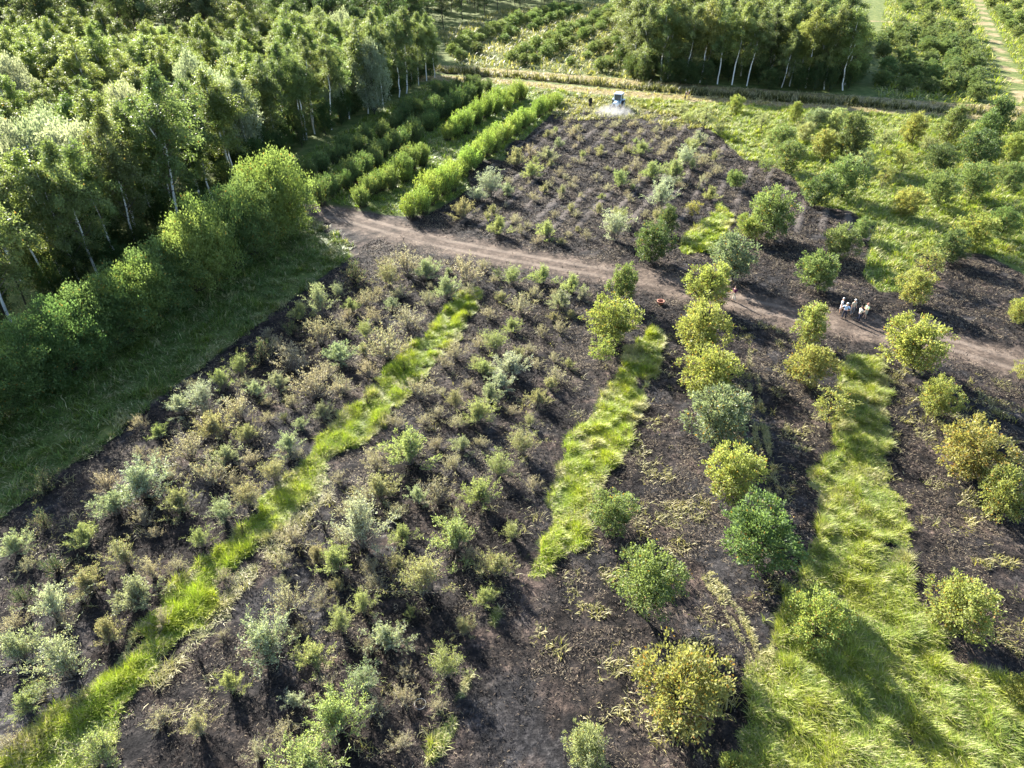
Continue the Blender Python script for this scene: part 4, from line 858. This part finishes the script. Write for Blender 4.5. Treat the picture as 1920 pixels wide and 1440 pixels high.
person(1573, 590, 1.75, R(60), 'person in white shirt and pale shorts, leftmost of the group on the track', C_W, cloth('pale_shorts', (.5, .5, .52)), H_GREY, 'down', True, GP)
person(1580, 601, 1.80, R(140), 'person in light blue shirt with hands on hips on the track', C_B, C_NAVY, H_WHT, 'hips', False, GP)
person(1595, 593, 1.75, R(20), 'person in khaki jacket and grey trousers at the back of the group', C_K, C_GREY, H_WHT, 'down', False, GP)
person(1607, 606, 1.72, R(100), 'person in cream shirt and dark trousers, nearest in the group', C_C, C_NAVY, H_BRN, 'front', False, GP)
person(1619, 600, 1.70, R(-70), 'person in lime top, rightmost of the group on the track', C_L, C_K, cloth('red_hair', (.42, .2, .15)), 'fold', True, GP)
person(1375, 566, 1.70, R(-60), 'person in dark plum top walking alone on the track', C_PLUM, cloth('pale_trousers', (.5, .46, .4)), H_BRN, 'down', False, None, .06)
person(1284, 186, 1.80, R(70), 'person in dark jacket and trousers, left of the pair by the far road', C_NAVY, C_BLK, H_GREY, 'front', False, None, .1)
person(1291, 184, 1.78, R(-110), 'person in black jacket and tan trousers, right of the pair by the far road', C_BLK, cloth('tan_trousers', (.35, .28, .2)), H_WHT, 'front', False, None, .05)

# ---- rusty tub by the track, wire hoop, charred stump, straw bundle scraps
M_RUST = plain('rusty_clay', (.30, .13, .09), .8, .25, 14); M_SOIL = plain('tub_soil', (.06, .04, .03), .95, .4, 12)
bx_, by_ = at(1238, 573)
B = bm_obj('round_tub', lambda b: lathe(b, [(.16, 0), (.26, 0), (.34, .34), (.40, .36), (.40, .42), (.32, .42), (.30, .33), (.22, .06), (.16, .06)], 32, closed=True), M_RUST, None, True)
B.location = (bx_, by_, hz(bx_, by_) + .01); tag(B, 'small rust-coloured round tub standing on ash beside the track', 'tub')
bm_obj('soil', lambda b: lathe(b, [(.001, .22), (.255, .22)], 24), M_SOIL, B)
hx, hy = at(788, 1322); Hh = bm_obj('wire_hoop', lambda b: lathe(b, [(.30 + .012 * math.cos(a), .012 * math.sin(a)) for a in np.arange(8) * math.pi / 4], 36, closed=True), plain('dull_wire', (.3, .29, .27), .5, .2), None, True)
Hh.location = (hx, hy, hz(hx, hy) + .07); tag(Hh, 'thin wire hoop lying on the charred ground near the bottom', 'hoop')
sx_, sy_ = at(1107, 198)
def stump(b):
    lathe(b, [(.42, -.1), (.34, .3), (.30, .9), (.33, 1.2), (.26, 1.5), (.05, 1.7)], 14)
    for vv in b.verts: vv.co.x += .16 * math.sin(vv.co.z * 4 + vv.co.y * 9); vv.co.y += .10 * math.cos(vv.co.z * 5 + vv.co.x * 8)
S_ = bm_obj('charred_stump', stump, M_CHAR, None, True); S_.location = (sx_, sy_, hz(sx_, sy_)); tag(S_, 'dark charred stump left of the tractor', 'stump')

# ---------------------------------------------------------------- labels that single things out
_w = 'first second third fourth fifth sixth seventh eighth ninth tenth eleventh twelfth thirteenth fourteenth fifteenth sixteenth seventeenth eighteenth nineteenth twentieth'.split()
ORD = ['nearest'] + [f'{q} nearest' for q in _w[1:]] + [f'twenty-{q} nearest' for q in _w[:9]] + ['thirtieth nearest'] + [f'thirty-{q} nearest' for q in _w[:9]]
def area(z, L):
    if 'left wood' in z and ('inside' in z or 'back' in z):
        nm = ['at the left picture edge', 'near the left picture edge', 'left of the tallest birch', 'behind the tallest birch', 'above the sunlit hedge', 'above the coppice', 'towards the farm road']
        return [nm[int(np.searchsorted([60, 150, 250, 400, 540, 680], u))] for v, u, e in L]
    if 'strip' in z: return ['near the bottom' if v > 1120 else ('in mid-picture' if v > 800 else 'towards the track') for v, u, e in L]
    us = sorted(u for v, u, e in L); a, b = us[len(us) // 3], us[2 * len(us) // 3]
    return ['left third' if u < a else ('middle third' if u < b else 'right third') for v, u, e in L]
by = {}
for e, d, z, p in REG: by.setdefault((d, z), []).append((p[1], p[0], e))
cells = {}
for (d, z), L in by.items():
    ar = area(z, L) if len(L) > 20 else [''] * len(L)
    for q, t in zip(ar, L): cells.setdefault((d, z, q), []).append(t)
for (d, z, q), L in cells.items():
    L.sort(key=lambda t: -t[0])
    for k, (v, u, e) in enumerate(L):
        o = '' if len(L) == 1 or k >= len(ORD) else ORD[k] + ' '
        lab = f'{o}{d} {z}' + (f', {q}' if q else '')
        for a_, b_ in (('tall bushy dark', 'dark'), ('tall grey-green', 'grey'), ('at the back of the left wood', 'behind the wood'), ('the long grass strip', 'the long strip'), (', mid-sized', ''), ('mid-sized ', 'middling '), ('far burn beyond the track', 'far burn'), ('slender white-stemmed', 'slender'), ('on the far side of the track', 'beyond the track'), ('on the near side of the track', 'below the track')):
            if len(lab.replace('-', ' ').split()) > 16: lab = lab.replace(a_, b_)
        if len(lab.replace('-', ' ').split()) > 16: print('LONG', lab)
        e['label'] = lab

for k, (u, v) in enumerate(sorted([(566, 1046), (553, 1176), (640, 1100), (700, 1235), (520, 1250), (380, 1250), (460, 1010), (780, 1170), (610, 1000), (760, 700), (880, 600), (690, 760), (540, 700), (430, 830), (320, 980), (220, 1110)], key=lambda q: -q[1])):
    x, y = at(u, v); W = random.uniform(1.2, 2.0); o = bpy.data.objects.new('charred_sapling', random.choice(BROOM['thin'])[1].copy()); COL.objects.link(o)
    o.data.materials.clear(); o.data.materials.append(M_CHAR); o.location = (x, y, hz(x, y)); o.scale = (W * .55, W * .55, W); o.rotation_euler = (0, 0, random.uniform(0, 6.28))
    tag(o, f'{ORD[k]} bare charred sapling among the scorched bushes', 'sapling', 'bare charred saplings on the burn')
